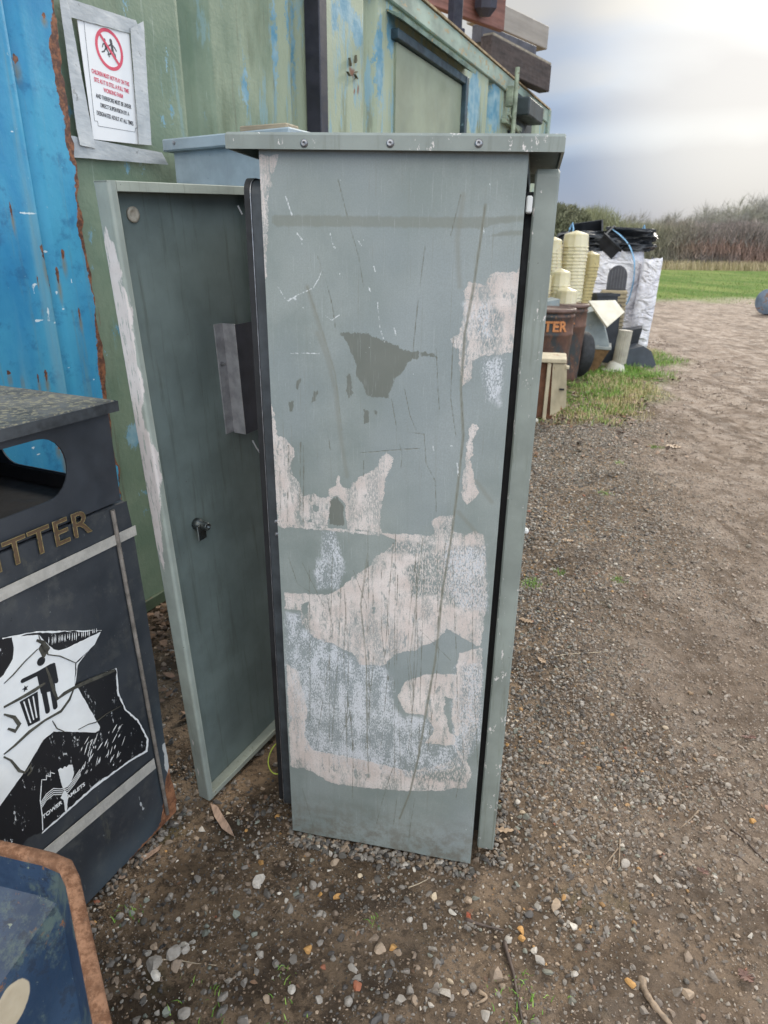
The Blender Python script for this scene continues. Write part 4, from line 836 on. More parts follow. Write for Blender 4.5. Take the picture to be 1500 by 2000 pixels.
cm = np.where(f_ > .40, np.interp(f_, [.40, .5, .65, .8, .93, .97], [-.006, .012, .022, .024, .013, -.01]), -.004)+(wv-.5)*.030-np.abs(UU-.014)*.85-.004
npmesh('door_rim', np.stack([XX.ravel(), YY.ravel(), ZZ.ravel()], 1), grid_faces(26, len(zz), True), M_RIM, dskin, True, {'chipm': cm})
b = MB(); b.box(.0158, DW, 0, .0022, DH-.016, DH, .0008); b.box(.0, DW, .0024, DT, DH-.0022, DH+.0006); b.box(.012, DW, 0, .0022, 0, .0155, .0008); b.box(.002, DW, .0024, DT, 0, .0022); b.box(DW-.014, DW, 0, .002, .016, DH-.017); b.box(DW-.002, DW, .0024, DT, .003, DH-.003)
obj('rim_flange', b, M_grey('flange_paint', (.33, .36, .31), chipt=.66, dirty=.7, chip=(.20, .11, .06)), dskin)
# document pocket on the inner face
q = [dpt(415, 632), dpt(443, 633), dpt(470, 846), dpt(440, 848)]
def dq(px_, py_, dep):    # pixel on the plane at height dep in front of the inner skin (door y = DT-dep)
    Fm = Frame(DF.o+DF.ey*(DT-dep), DF.a); a, z = Fm.at(px_, py_); return (a*math.cos(SAG)+z*math.sin(SAG), -a*math.sin(SAG)+z*math.cos(SAG))
x0, z1 = dq(418, 634, .002); x0b, z0 = dq(441, 848, .002); x0 = (x0+x0b)/2
b = MB(); b.box(x0, x0+.026, DT-.004, DT-.001, z0, z1); b.box(x0+.024, x0+.0265, DT-.038, DT-.004, z0-.003, z1, .0006); po = obj('document_pocket', b, M_ZINC, dskin)
b = MB(); b.box(x0+.0268, DW-.045, DT-.037, DT-.0355, z0-.003, z1-.002); b.box(x0+.0268, DW-.045, DT-.0354, DT-.002, z0-.003, z0-.001)
obj('pocket_front', b, M_plain('pocket_dark', (.045, .048, .065), .2, 20, .45, .2), po)
sx, sz_ = dq(434, 711, .006); b = MB(); b.lathe([(.005, 0), (.005, .003), (.0025, .004), (.0025, .010), (0, .010)], 10, M=Matrix.Translation((sx, DT-.004, sz_)) @ Matrix.Rotation(R(90), 4, 'X')); obj('pocket_screw', b, M_STEEL, po)
# latch
lx, lz_ = dq(395, 1026, .02); b = MB(); M_ = Matrix.Translation((lx, DT-.001, lz_)) @ Matrix.Rotation(R(90), 4, 'X')
b.lathe([(.013, 0), (.013, .012), (.010, .014), (.010, .030), (.0085, .034), (.0085, .036), (.005, .036), (.005, .031), (0, .031)], 18, M=M_)
b.box(lx-.020, lx+.004, DT-.026, DT-.0225, lz_-.030, lz_+.006, .001); obj('latch', b, M_plain('latch_metal', (.075, .085, .085), .3, 60, .32, .7), dskin, True)
wx, wz = dq(259, 419, .002); b = MB(); M_ = Matrix.Translation((wx, DT-.001, wz)) @ Matrix.Rotation(R(90), 4, 'X')
b.lathe([(.013, 0), (.0135, .004), (.008, .0045), (.006, .001), (0, .0008)], 18, M=M_); obj('washer', b, M_plain('aged_washer', (.38, .34, .27), .3, 50, .6), dskin, True)
cp = [dq(500, 862, .03), dq(507, 875, .03), dq(516, 889, .03)]; b = MB(); b.tube([(x_, DT-.02, z_) for x_, z_ in cp], .0018, 6); obj('cable_end', b, M_plain('white_sheath', (.7, .7, .72), .05, 20, .4), dskin)
cp = [dq(472, 402, .03), dq(480, 418, .03)]; b = MB(); b.tube([(x_, DT-.02, z_) for x_, z_ in cp], .0018, 6); obj('cable_end', b, bpy.data.materials['white_sheath'], dskin)

# ================================================================== REAR CABINET with timber block
pA, pB = PZ(315, 272, 1.60), PZ(564, 247, 1.60); dv = pB-pA; ra = math.atan2(dv[1], dv[0]); RF = Frame((pA[0], pA[1], 0), ra); RL = float(np.hypot(dv[0], dv[1]))
rc = thing('equipment_cabinet', 'pale blue-grey metal cabinet standing behind the open door, against the container', 'cabinet', (pA[0], pA[1], 0), ra)
RD = .30
b = MB(); b.box(.02, RL-.045, .025, RD, .0, 1.57, .004); obj('body', b, M_CAB2, rc)
b = MB(); b.box(0, RL, 0, RD+.03, 1.565, 1.60, .004); rl = obj('lid', b, M_CAB2, rc)
x_, z_ = RF.at(340, 279); b = MB(); b.lathe([(.006, 0), (.0055, .002), (0, .003)], 12, M=Matrix.Translation((x_, 0, z_)) @ Matrix.Rotation(R(90), 4, 'X')); obj('rivet', b, M_STEEL, rl)
p1, p2 = PZ(415, 256, 1.603), PZ(472, 250, 1.603); c0 = pA+RF.ex*.33+RF.ey*.13
wb = MB(); wb.box(-.085, .085, -.035, .035, 0, .03, .003); WOOD = M_plain('grey_brown_timber', (.28, .23, .16), .3, 14, .8, bump=.4, stretch=(.4, 3, 3))
o = obj('timber_block', wb, WOOD, None, False, (c0[0], c0[1], 1.601)); o.rotation_euler = (0, 0, ra+.1); tag(o, 'small brown timber block lying on top of the rear cabinet', 'wood block')
# ================================================================== LITTER BIN in front of the blue container
BF = Frame((-.514, 1.208, 0), R(66))
lb = thing('litter_bin', 'dark blue metal litter bin with torn star sticker and gold lettering in the left foreground', 'litter bin', tuple(BF.o), BF.a)
BL, BD = -.56, .38
t = NT('bin_paint')
c = t.mix(t.step(t.noise(5, 6, .6), .35, .66), (.026, .031, .038), (.048, .054, .062))
c = t.mix(t.step(t.noise(14, 8, .75), .50, .66, 0, .6), c, (.085, .088, .085)); c = t.mix(t.step(t.noise(8, 8, .8, t.scale((2, 1, .5))), .58, .66, 0, .55), c, (.10, .10, .075)); c = t.mix(t.step(t.noise(180, 4, .7, t.scale((1, 1, .3))), .66, .70, 0, .5), c, (.16, .165, .165))
c = t.mix(t.step(t.attr('fadeb'), -.05, .05, 0, .8), c, t.mix(t.noise(26, 7, .75), (.040, .062, .085), (.09, .11, .12)))
c = t.mix(t.step(t.noise(60, 6, .75), .70, .715), c, (.30, .31, .30)); c = t.mix(t.step(t.noise(90, 5, .7), .69, .71), c, (.012, .012, .014))
c = t.mix(t.edge('chipb', .02, 40, .0008), c, (.52, .53, .52))
rm = t.edge('rustb', .035, 30, .001, det=8, rough=.75); c = t.mix(rm, c, t.mix(t.step(t.noise(40, 7, .7), .38, .62), (.12, .045, .022), (.36, .16, .075)))
t.bump(t.math('ADD', t.math('MULTIPLY', t.noise(5, 3), 3.0), t.math('MULTIPLY', rm, t.noise(80, 5))), .3, .003)
BINM = t.done(c, t.math('MAXIMUM', t.step(t.noise(6, 5), .3, .7, .36, .52), t.math('MULTIPLY', rm, .85)), 0)
MOSS = M_plain('mossy_lid', (.085, .085, .078), .4, 20, .7, bump=.4, speck=((.19, .175, .12), 90, .53))
def plate_hole(b, rect, hole, th_, mapf):     # rect x0,x1,z0,z1; hole convex polygon; mapf(u,v,d) -> point
    x0, x1, z0, z1 = rect; n = len(hole); cx = sum(p[0] for p in hole)/n; cz = sum(p[1] for p in hole)/n; outp = []
    for (x, z) in hole:
        dx, dz = x-cx, z-cz; k = min(((x1-cx)/dx if dx > 0 else (x0-cx)/dx) if abs(dx) > 1e-9 else 1e9, ((z1-cz)/dz if dz > 0 else (z0-cz)/dz) if abs(dz) > 1e-9 else 1e9)
        outp.append((cx+dx*k, cz+dz*k))
    for (cxr, czr) in ((x0, z0), (x1, z0), (x1, z1), (x0, z1)):   # snap nearest outline point to each corner
        j = min(range(n), key=lambda i: math.hypot(outp[i][0]-cxr, outp[i][1]-czr)); outp[j] = (cxr, czr)
    vs = [mapf(*p, 0) for p in hole]+[mapf(*p, 0) for p in outp]+[mapf(*p, th_) for p in hole]+[mapf(*p, th_) for p in outp]; fs = []
    for k in range(n):
        j = (k+1) % n; fs += [(k, j, n+j, n+k), (2*n+k, 3*n+k, 3*n+j, 2*n+j), (k, 2*n+k, 2*n+j, j)]
    b.add(vs, fs)
def stadium(x0, x1, z0, z1, r, n=7):
    p = []
    for cx, cz, a0 in ((x1-r, z1-r, 0), (x0+r, z1-r, 90), (x0+r, z0+r, 180), (x1-r, z0+r, 270)):
        for k in range(n): a = R(a0+k*90/(n-1)); p.append((cx+r*math.cos(a), cz+r*math.sin(a)))
    return p
ZH = .822
b = MB()
plate_hole(b, (BL, -.002, ZH, 1.004), stadium(-.47, -.110, .872, .982, .050), .003, lambda u, v, d: (u, d, v))
plate_hole(b, (.0035, BD-.0035, ZH, 1.004), stadium(.06, .318, .858, .975, .045), .003, lambda u, v, d: (-.002-d, u, v))
b.box(BL, -.002, BD-.003, BD, ZH, 1.004); b.box(BL, BL+.003, .0035, BD-.0035, ZH, 1.004)
hood = obj('hood', b, M_plain('hood_dark_blue', (.034, .039, .047), .3, 7, .45, bump=.15, bsc=10, speck=((.16, .15, .12), 50, .71)), lb)
b = MB(); b.box(BL+.004, -.0055, .004, BD-.004, .8225, .826); b.box(-.0085, -.0055, .004, BD-.004, .8265, .855); b.box(BL+.0035, -.0095, BD-.0065, BD-.0035, .8265, 1.0); obj('bin_inner_shade', b, M_BLK, lb)  # black inner faces painted in for the shade inside the hood
b = MB(); b.box(BL-.012, .009, -.012, BD+.012, 1.0045, 1.0185, .003); ld_ = obj('bin_lid', b, MOSS, lb)
b = MB(); b.box(BL-.012, .0095, -.0145, -.0122, .998, 1.0170); b.box(.0092, .0115, -.0145, BD+.012, .998, 1.0170)
obj('lid_lip', b, M_plain('lip_paint', (.045, .050, .055), .4, 30, .5, speck=((.22, .11, .06), 20, .66)), ld_)
# lower body: front as a traced sheet whose right edge bows out towards the rusted foot
rx = [BF.at(*p) for p in ((245, 985), (258, 1040), (280, 1170), (300, 1300), (318, 1440), (330, 1510), (341, 1560), (338, 1590))]
rz = [p[1] for p in rx][::-1]; rr = [p[0] for p in rx][::-1]
zs = np.linspace(0, ZH-.004, 260); us = np.linspace(0, 1, 190); U, Z = np.meshgrid(us, zs)
XR = np.interp(Z, rz, rr); X = BL-.01+(XR-(BL-.01))*U
edge_r = np.where(U > .995, (fbm(Z*30, Z*0, 501)-.5)*.012*np.clip((.22-Z)/.1, 0, 1), 0); X = X+edge_r
rustb = union(sdf(X, Z, BF.poly([(331, 1470), (352, 1560), (330, 1640), (290, 1690), (250, 1700), (292, 1640), (312, 1600), (317, 1560), (322, 1520)])), sdf(X, Z, [(.0, -.02), (.03, -.02), (.03, .10), (-.01, .055)]),
              .010-np.abs(Z)-.02*np.clip(-X*4, 0, 1)) 
chipb = union(sdf(X, Z, BF.poly([(318, 1455), (332, 1475), (334, 1510), (322, 1500)]))+.004, sdf(X, Z, BF.poly([(270, 1555), (278, 1580), (272, 1572)]))+.001, sdf(X, Z, BF.poly([(250, 1560), (236, 1600), (252, 1570)]))-.006)
fadeb = union(sdf(X, Z, BF.poly([(305, 1380), (345, 1400), (350, 1600), (315, 1560)])), sdf(X, Z, BF.poly([(180, 1690), (310, 1570), (310, 1640), (170, 1780)]))-.01)
Yd = (fbm(X*5, Z*5, 511)-.5)*.006+np.clip((.05-Z)/.05, 0, 1)*(X > -.04)*.0
npmesh('body', np.stack([X.ravel(), Yd.ravel()-.004, Z.ravel()], 1), grid_faces(190, 260), BINM, lb, True, {'rustb': rustb, 'chipb': chipb, 'fadeb': fadeb})
b = MB(); b.box(BL-.01, .012, .004, BD, .005, ZH-.006, .002); obj('body_shell', b, M_plain('bin_shell_paint', (.045, .05, .06), .3, 8, .5), lb)
# hinge: a long jointed tube
p0, p1 = BF.at(212, 995), BF.at(321, 1588); b = MB(); K = 30
for k in range(K):
    a0, a1 = k/K, (k+.93)/K; b.tube([(p0[0]+(p1[0]-p0[0])*a, -.010, p0[1]+(p1[1]-p0[1])*a) for a in (a0, a1)], .0042, 8)
b.tube([(p0[0], -.0095, p0[1]), (p1[0], -.0095, p1[1])], .0034, 8)
obj('hinge', b, M_plain('hinge_metal', (.30, .27, .24), .35, 30, .45, .5), lb)
# reflective strips
BAND = M_plain('reflective_strip', (.42, .40, .36), .12, 60, .5, bump=.4, bsc=160, speck=((.20, .18, .15), 35, .72))
q = BF.poly([(0, 1136), (259, 1032), (262, 1050), (0, 1161)]); z0a = (q[2][1]+q[3][1])/2; z1a = (q[0][1]+q[1][1])/2
b = MB(); b.prism([(BL, z0a), (q[2][0], z0a), (q[1][0], z1a), (BL, z1a)], -.0085, -.0075); obj('reflective_strip', b, BAND, lb)
q = BF.poly([(90, 1649), (109, 1658), (299, 1498), (295, 1479)]); m_ = (q[2][1]-q[1][1])/(q[2][0]-q[1][0])
b = MB(); b.prism([(BL, q[1][1]+m_*(BL-q[1][0])), q[2], q[3], (BL, q[0][1]+m_*(BL-q[0][0]))], -.0085, -.0075); obj('reflective_strip', b, BAND, lb)
# lettering LITTER: brown fill, gold outline
xr, zt = BF.at(166, 990); xr2, zb = BF.at(170, 1037); hh = abs(zt-zb); GOLD = M_plain('gold_outline', (.20, .15, .06), .35, 60, .6, 0, speck=((.05, .05, .045), 70, .56)); BRN = M_plain('brown_fill', (.105, .065, .035), .2, 60, .6)
sz = hh/.70
o1 = text_obj('lettering', 'LITTER', sz, BRN, lb, (0, -.0072, zb), (R(90), 0, 0), 1, .0003, 'RIGHT', bold=.0004, space=1.08)
sxx = .232/max(o1.dimensions.x, .01); o1.scale = (sxx, 1, 1); o1.location.x = xr2+.004
o2 = text_obj('lettering_outline', 'LITTER', sz, GOLD, o1, (0, 0, .0003), (0, 0, 0), 1, 0, 'RIGHT', .0007, bold=.0004, space=1.08)
# torn star sticker
STK = NT('sticker_black'); c = STK.mix(STK.step(STK.noise(55, 8, .78, STK.scale((1.6, 1, .7))), .61, .64), (.014, .015, .018), (.60, .62, .62)); STK = STK.done(c, .32)
WHT = M_plain('sticker_white', (.78, .79, .78), .05, 20, .4, bump=.1, speck=((.12, .11, .09), 60, .74)); BLS = M_plain('pictogram_black', (.016, .018, .022), .1, 20, .4); CRK = M_plain('sticker_crack', (.060, .057, .045), .4, 60, .8)
def rag(pts, amp=.0016, step=.006, seed=0):        # ragged copy of an outline
    o = []; n = len(pts)
    for i in range(n):
        a, b_ = np.array(pts[i]), np.array(pts[(i+1) % n]); L = np.linalg.norm(b_-a); k = max(1, int(L/step)); nrm = np.array([-(b_-a)[1], (b_-a)[0]])/(L+1e-9)
        for j in range(k):
            p = a+(b_-a)*j/k; o.append(tuple(p+nrm*(random.random()-.5)*2*amp*(0 if j == 0 else 1)))
    return o
def bp(pts): return BF.poly(pts)
b = MB(); b.prism(rag(bp([(-210, 1330), (-60, 1262), (0, 1246), (66, 1234), (193, 1230), (180, 1256), (143, 1293), (141, 1334), (221, 1306), (223, 1352), (238, 1385), (262, 1405), (281, 1442), (279, 1463), (246, 1483), (176, 1533), (78, 1621), (49, 1633), (0, 1700), (-170, 1790)])), -.0082, -.0070)
stk = obj('sticker', b, STK, lb)
b = MB(); b.prism(rag(bp([(193, 1229), (146, 1297), (141, 1336), (222, 1303), (227, 1352), (240, 1383), (265, 1404), (285, 1442), (283, 1466), (246, 1487), (178, 1537), (100, 1606), (76, 1626), (78, 1620), (176, 1531), (246, 1481), (277, 1462), (279, 1443), (260, 1406), (236, 1386), (221, 1353), (219, 1309), (139, 1340), (139, 1291), (178, 1256), (66, 1236), (0, 1248), (-2, 1244), (66, 1231)]), .0006), -.0079, -.0071); obj('sticker_edge', b, WHT, stk)
b = MB(); b.prism(rag(bp([(16, 1241), (70, 1238), (80, 1250), (98, 1266), (108, 1268), (123, 1264), (190, 1232), (178, 1257), (140, 1293), (139, 1338), (146, 1342), (189, 1418), (187, 1424), (180, 1428), (140, 1427), (98, 1426), (78, 1442), (41, 1504), (0, 1561), (-20, 1590), (-36, 1540), (-50, 1500), (-140, 1500), (-90, 1420), (-110, 1360), (-40, 1350), (0, 1316), (18, 1285), (20, 1262)]), .0005), -.0090, -.0084); obj('white_star', b, WHT, stk)
b = MB()
def bstick(pts, wpx, y):
    q = bp(pts); wd = wpx*.00088
    for i in range(len(q)-1):
        (xa, za), (xb, zb) = q[i], q[i+1]; L = math.hypot(xb-xa, zb-za)+1e-9; nx, nz_ = -(zb-za)/L*wd/2, (xb-xa)/L*wd/2
        cap = [(xb+wd/2*math.cos(math.atan2(zb-za, xb-xa)+R(a)), zb+wd/2*math.sin(math.atan2(zb-za, xb-xa)+R(a))) for a in (-60, -30, 0, 30, 60)]
        cap0 = [(xa+wd/2*math.cos(math.atan2(za-zb, xa-xb)+R(a)), za+wd/2*math.sin(math.atan2(za-zb, xa-xb)+R(a))) for a in (-60, -30, 0, 30, 60)]
        b.prism([(xa-nx, za-nz_), (xb-nx, zb-nz_)]+cap+[(xb+nx, zb+nz_), (xa+nx, za+nz_)]+cap0, y-random.random()*.0002, -.0085)
hx, hz = BF.at(73, 1289); disc(b, hx, hz, .0082, -.0096, -.0085, 20)
bstick([(37, 1327), (66, 1313), (92, 1298)], 9, -.0096); b.prism(bp([(64, 1312), (95, 1293), (101, 1345), (73, 1352)]), -.0099, -.0085)
bstick([(97, 1296), (103, 1328)], 9, -.0096); bstick([(78, 1345), (86, 1386)], 11, -.0096); bstick([(94, 1338), (101, 1378)], 11, -.0096)
b.prism(bp([(31, 1368), (66, 1348), (71, 1404), (48, 1416)]), -.0096, -.0085)
sx0, sz0 = BF.at(42, 1342); b.prism([(sx0+(.0062 if k % 2 == 0 else .0026)*math.cos(R(90+36*k)), sz0+(.0062 if k % 2 == 0 else .0026)*math.sin(R(90+36*k))) for k in range(10)], -.0096, -.0085)
obj('litter_pictogram', b, BLS, stk)
b = MB()
for a0, a1 in (((39, 1368), (52, 1408)), ((48, 1363), (58, 1402)), ((57, 1358), (64, 1398))): bstick([a0, a1], 2.6, -.0100)
o = obj('pictogram_bars', b, WHT, stk)
b = MB()
def crack(pts, wd):
    q = bp(pts)
    q = rag(q, .0015, .008)[:-1] if False else q
    n = len(q); L_, R_ = [], []
    for i in range(n):
        a = q[max(i-1, 0)]; c = q[min(i+1, n-1)]; L = math.hypot(c[0]-a[0], c[1]-a[1])+1e-9; nx, nz_ = -(c[1]-a[1])/L, (c[0]-a[0])/L
        w_ = wd*(.35+.9*math.sin(math.pi*(i+.4)/(n)))*random.uniform(.7, 1.2)
        L_.append((q[i][0]+nx*w_, q[i][1]+nz_*w_)); R_.append((q[i][0]-nx*w_, q[i][1]-nz_*w_))
    b.prism(L_+R_[::-1], -.0104-random.random()*.0002, -.0092)
for p, wd in [([(0, 1332), (18, 1315), (40, 1290), (66, 1265)], .0009), ([(68, 1238), (72, 1252), (83, 1264), (86, 1276), (110, 1279), (140, 1292)], .0010), ([(64, 1248), (76, 1252), (84, 1266), (80, 1278), (70, 1262)], .0045),
              ([(0, 1378), (30, 1362), (60, 1345), (80, 1331)], .0024), ([(103, 1364), (118, 1352), (139, 1340), (165, 1328), (190, 1318), (218, 1306)], .0034), ([(82, 1300), (90, 1322), (98, 1348), (105, 1364)], .0028),
              ([(0, 1470), (22, 1452), (50, 1426), (80, 1404), (112, 1386), (128, 1364), (137, 1342)], .0022), ([(0, 1392), (20, 1398), (30, 1412), (22, 1425), (8, 1420)], .0030), ([(95, 1405), (104, 1420), (118, 1426)], .0009), ([(0, 1475), (14, 1482), (30, 1502), (42, 1506)], .0022), ([(44, 1504), (52, 1492), (54, 1502), (46, 1512)], .0018), ([(146, 1422), (165, 1412), (180, 1408), (200, 1392), (230, 1376)], .0008)]: crack(p, wd)
obj('sticker_cracks', b, CRK, stk)
# borough mark: white tower over wave lines, and its lettering
b = MB(); b.prism(rag(bp([(107, 1501), (112, 1497), (116, 1499), (120, 1494), (124, 1496), (128, 1491), (135, 1491), (138, 1508), (132, 1526), (118, 1538), (114, 1530)]), .0004, .004), -.0090, -.0084)
for off in (0, 4, 8, 12): bstick([(72+off*.3, 1566+off*.6), (84, 1548+off), (98, 1537+off), (112, 1538+off*.9), (126, 1533+off), (138, 1518+off), (150, 1500+off)], 1.5, -.0090)
bstick([(74, 1530), (75, 1520), (84, 1520), (84, 1512), (92, 1514), (92, 1506), (100, 1508)], 1.4, -.0088); bstick([(74, 1532), (72, 1560), (76, 1590), (77, 1618)], 2.2, -.0088)
obj('tower_mark', b, WHT, stk)
x0, z0 = BF.at(77, 1597); x1, z1 = BF.at(160, 1531); an = math.atan2(z1-z0, x1-x0)
o = text_obj('lettering', 'TOWER HAMLETS', .0115, WHT, stk, (x0, -.0086, z0), (R(90), 0, 0), 1, .0002, 'LEFT', bold=.0003); o.rotation_euler = (R(90), -an, 0); o.scale = (math.hypot(x1-x0, z1-z0)/max(.01, o.dimensions.x), 1, 1)
b = MB()
for k in range(46):       # scratches through the black down to the white backing
    px_, py_ = random.uniform(150, 235), random.uniform(1430, 1500); py_ += (200-px_)*.35; L = random.uniform(4, 22); an_ = R(random.uniform(55, 80)); dx, dy = L*math.cos(an_), -L*math.sin(an_); w_ = random.uniform(.25, 1.1)
    b.prism(bp([(px_, py_), (px_+dx*.5+w_, py_+dy*.5), (px_+dx, py_+dy), (px_+dx*.5-w_, py_+dy*.5)]), -.0088-random.random()*.0002, -.0083)
for k in range(22):
    px_ = 90+k*4.4+random.uniform(-2, 2); py_ = 1254-k*.8; b.prism(bp([(px_, py_-12), (px_+.7, py_-4), (px_-.4, py_+random.uniform(-5, 5)), (px_-.7, py_-6)]), -.0088-random.random()*.0002, -.0083)
b.prism(bp([(92, 1432), (140, 1424), (100, 1452), (88, 1466)]), -.0087, -.0083) if False else None
b.prism(rag(bp([(120, 1540), (126, 1548), (124, 1585), (121, 1582), (118, 1560), (112, 1556)]), .0006, .004), -.0091, -.0083)
tag(obj('sticker_scratches', b, WHT, stk), kind='stuff')

# ================================================================== BLUE HOPPER with rusty rim, bottom left
HZ = .48
va = PZ(0, 1617, HZ)[:2]; vb = PZ(145, 1673, HZ)[:2]; vc = PZ(213, 1985, HZ)[:2]
A1 = math.atan2(vc[1]-vb[1], vc[0]-vb[0]); SL = .30
pts = [np.array(vb)]
aa = A1
for k in range(7): pts.append(pts[-1]+SL*np.array([math.cos(aa), math.sin(aa)])); aa -= R(45)
cen = sum(pts)/8
hp = thing('metal_hopper', 'dark blue eight-sided metal hopper with a rusty rim at the bottom left corner', 'hopper', (cen[0], cen[1], 0), 0)
oc = [p-cen for p in pts]
def rounded(k, r_=.12):     # scale octagon and nip its corners
    o = []
    for i in range(8):
        p, q0, q1 = oc[i], oc[i-1], oc[(i+1) % 8]; o += [tuple(p*k+(q0-p)*k*r_), tuple(p*k+(p*0)), tuple(p*k+(q1-p)*k*r_)]
    for i in range(8):
        a, m0, c = np.array(o[3*i]), np.array(o[3*i+1]), np.array(o[3*i+2]); o[3*i+1] = tuple(m0*.6+(a+c)*.2)
    return o
def loft(b, rings, close=True):
    base = len(b.v); n = len(rings[0][0])
    for ring_, z in rings: b.v += [(p[0], p[1], z) for p in ring_]
    for i in range(len(rings)-1):
        for k in range(n): b.f.append((base+i*n+k, base+i*n+(k+1) % n, base+(i+1)*n+(k+1) % n, base+(i+1)*n+k))
    return b
b = MB(); loft(b, [(rounded(1.0), HZ-.028), (rounded(1.004), HZ-.003), (rounded(.996), HZ), (rounded(.958), HZ+.001), (rounded(.952), HZ-.004), (rounded(.955), HZ-.012)])
hr = obj('rim', b, M_rust('rim_rust', (.17, .075, .035), (.35, .18, .10)), hp, True)
t = NT('hopper_blue'); c = t.mix(t.step(t.noise(6, 7, .65), .35, .65), (.010, .024, .055), (.032, .062, .115)); c = t.mix(t.step(t.noise(9, 8, .75), .50, .62, 0, .85), c, (.085, .115, .10)); c = t.mix(t.step(t.noise(24, 8, .78), .54, .60, 0, .7), c, (.012, .016, .03)); c = t.mix(t.step(t.noise(5, 7, .8), .57, .62, 0, .8), c, (.13, .075, .04))
c = t.mix(t.step(t.noise(13, 8, .75), .60, .63), c, (.20, .085, .035)); c = t.mix(t.step(t.noise(46, 6, .7), .64, .68), c, (.22, .25, .19))
pb = PZ(40, 1968, HZ-.12)-np.array([cen[0], cen[1], 0]); ds = t.n('ShaderNodeVectorMath', operation='DISTANCE'); t.l(t.co, ds.inputs[0]); ds.inputs[1].default_value = tuple(pb)
c = t.mix(t.step(t.math('MULTIPLY_ADD', t.math('SUBTRACT', t.noise(20, 5), .5), .012, ds.outputs['Value']), .030, .032, 1, 0), c, t.mix(t.noise(60, 5), (.36, .29, .20), (.48, .41, .30)))
t.bump(t.noise(30, 6), .3, .003); HB = t.done(c, .42)
b = MB(); loft(b, [(rounded(.955), HZ-.010), (rounded(.92), HZ-.055), (rounded(.22), HZ-.24)]); b.f.append(tuple(range(48, 72))); obj('funnel', b, HB, hp)
b = MB(); loft(b, [(rounded(.99), HZ-.026), (rounded(.78), .02), (rounded(.76), .0)]); obj('body', b, HB, hp)

# ================================================================== THINGS ON THE CONTAINER ROOF
def beam(name, label, cat, pa, pb, z, hgt, dep, mat, parts=None):
    A, B2 = PZ(*pa, z), PZ(*pb, z); a = math.atan2(B2[1]-A[1], B2[0]-A[0]); L = float(np.hypot(B2[0]-A[0], B2[1]-A[1]))
    b = MB(); b.box(0, L, 0, dep, 0, hgt, .006); o = obj(name, b, mat, None, False, (A[0], A[1], z)); o.rotation_euler = (0, 0, a); tag(o, label, cat); return o, A, a, L
DW1 = M_plain('dark_plank', (.055, .040, .035), .4, 10, .75, bump=.5, stretch=(.4, 4, 4)); GW = M_plain('grey_beam', (.30, .27, .235), .12, 6, .75, bump=.3, stretch=(.4, 3, 3)); RB = M_plain('red_brown_board', (.19, .085, .065), .3, 9, .7, bump=.5, stretch=(.3, 4, 4)); LIT_TOP = M_plain('lit_top', (.30, .26, .20), .25, 20, .8)
o, A, a, L = beam('roof_plank', 'dark brown plank lowest of the timber stacked on the container roof', 'plank', (958, 128), (1073, 180), 2.60, .20, .10, DW1)
b = MB(); b.box(.02, L-.004, .004, .09, .201, .216); obj('lit_edge', b, LIT_TOP, o)  # pale strip paints the light on the plank's upper edge
o2_, A, a, L = beam('roof_plank', 'dark grey plank between the brown plank and the pale beam on the roof', 'plank', (940, 82), (1046, 124), 2.86, .13, .10, M_plain('slate_plank', (.075, .075, .09), .25, 10, .7, bump=.4))
beam('roof_beam', 'pale grey square beam on top of the timber on the container roof', 'beam', (940, 40), (1069, 97), 3.14, .19, .16, GW)
beam('roof_board', 'red-brown board sticking out over the container roof edge at the top', 'board', (700, -40), (985, 61), 2.86, .40, .05, RB)
p_ = PZ(888, 57, 2.62); b = MB(); b.box(-.035, .035, -.04, .04, 0, .265, .008); b.box(-.05, .05, -.05, .05, 0, .03, .006); o = obj('support_block', b, M_plain('black_block', (.015, .016, .03), .3, 10, .7), None, False, (p_[0], p_[1], 2.591)); o.rotation_euler = (0, 0, .5); tag(o, 'black block propping up the red-brown board on the container roof', 'block')
Ma = M_plain('black_cap', (.035, .035, .05), .3, 10, .5); p_ = PZ(947, 30, 2.90); p_ = p_-np.array([p_[0], p_[1], 0])/np.hypot(p_[0], p_[1])*.04
b = MB(); b.lathe([(0, 0), (.04, 0.0), (.085, .05), (.085, .24), (.06, .27), (.0, .27)], 8, phase=.3); o = obj('faceted_block', b, Ma, None, False, (p_[0], p_[1], 2.88)); o.rotation_euler = (R(12), 0, 0); tag(o, 'black faceted cap fixed against the red-brown board on the roof', 'block')

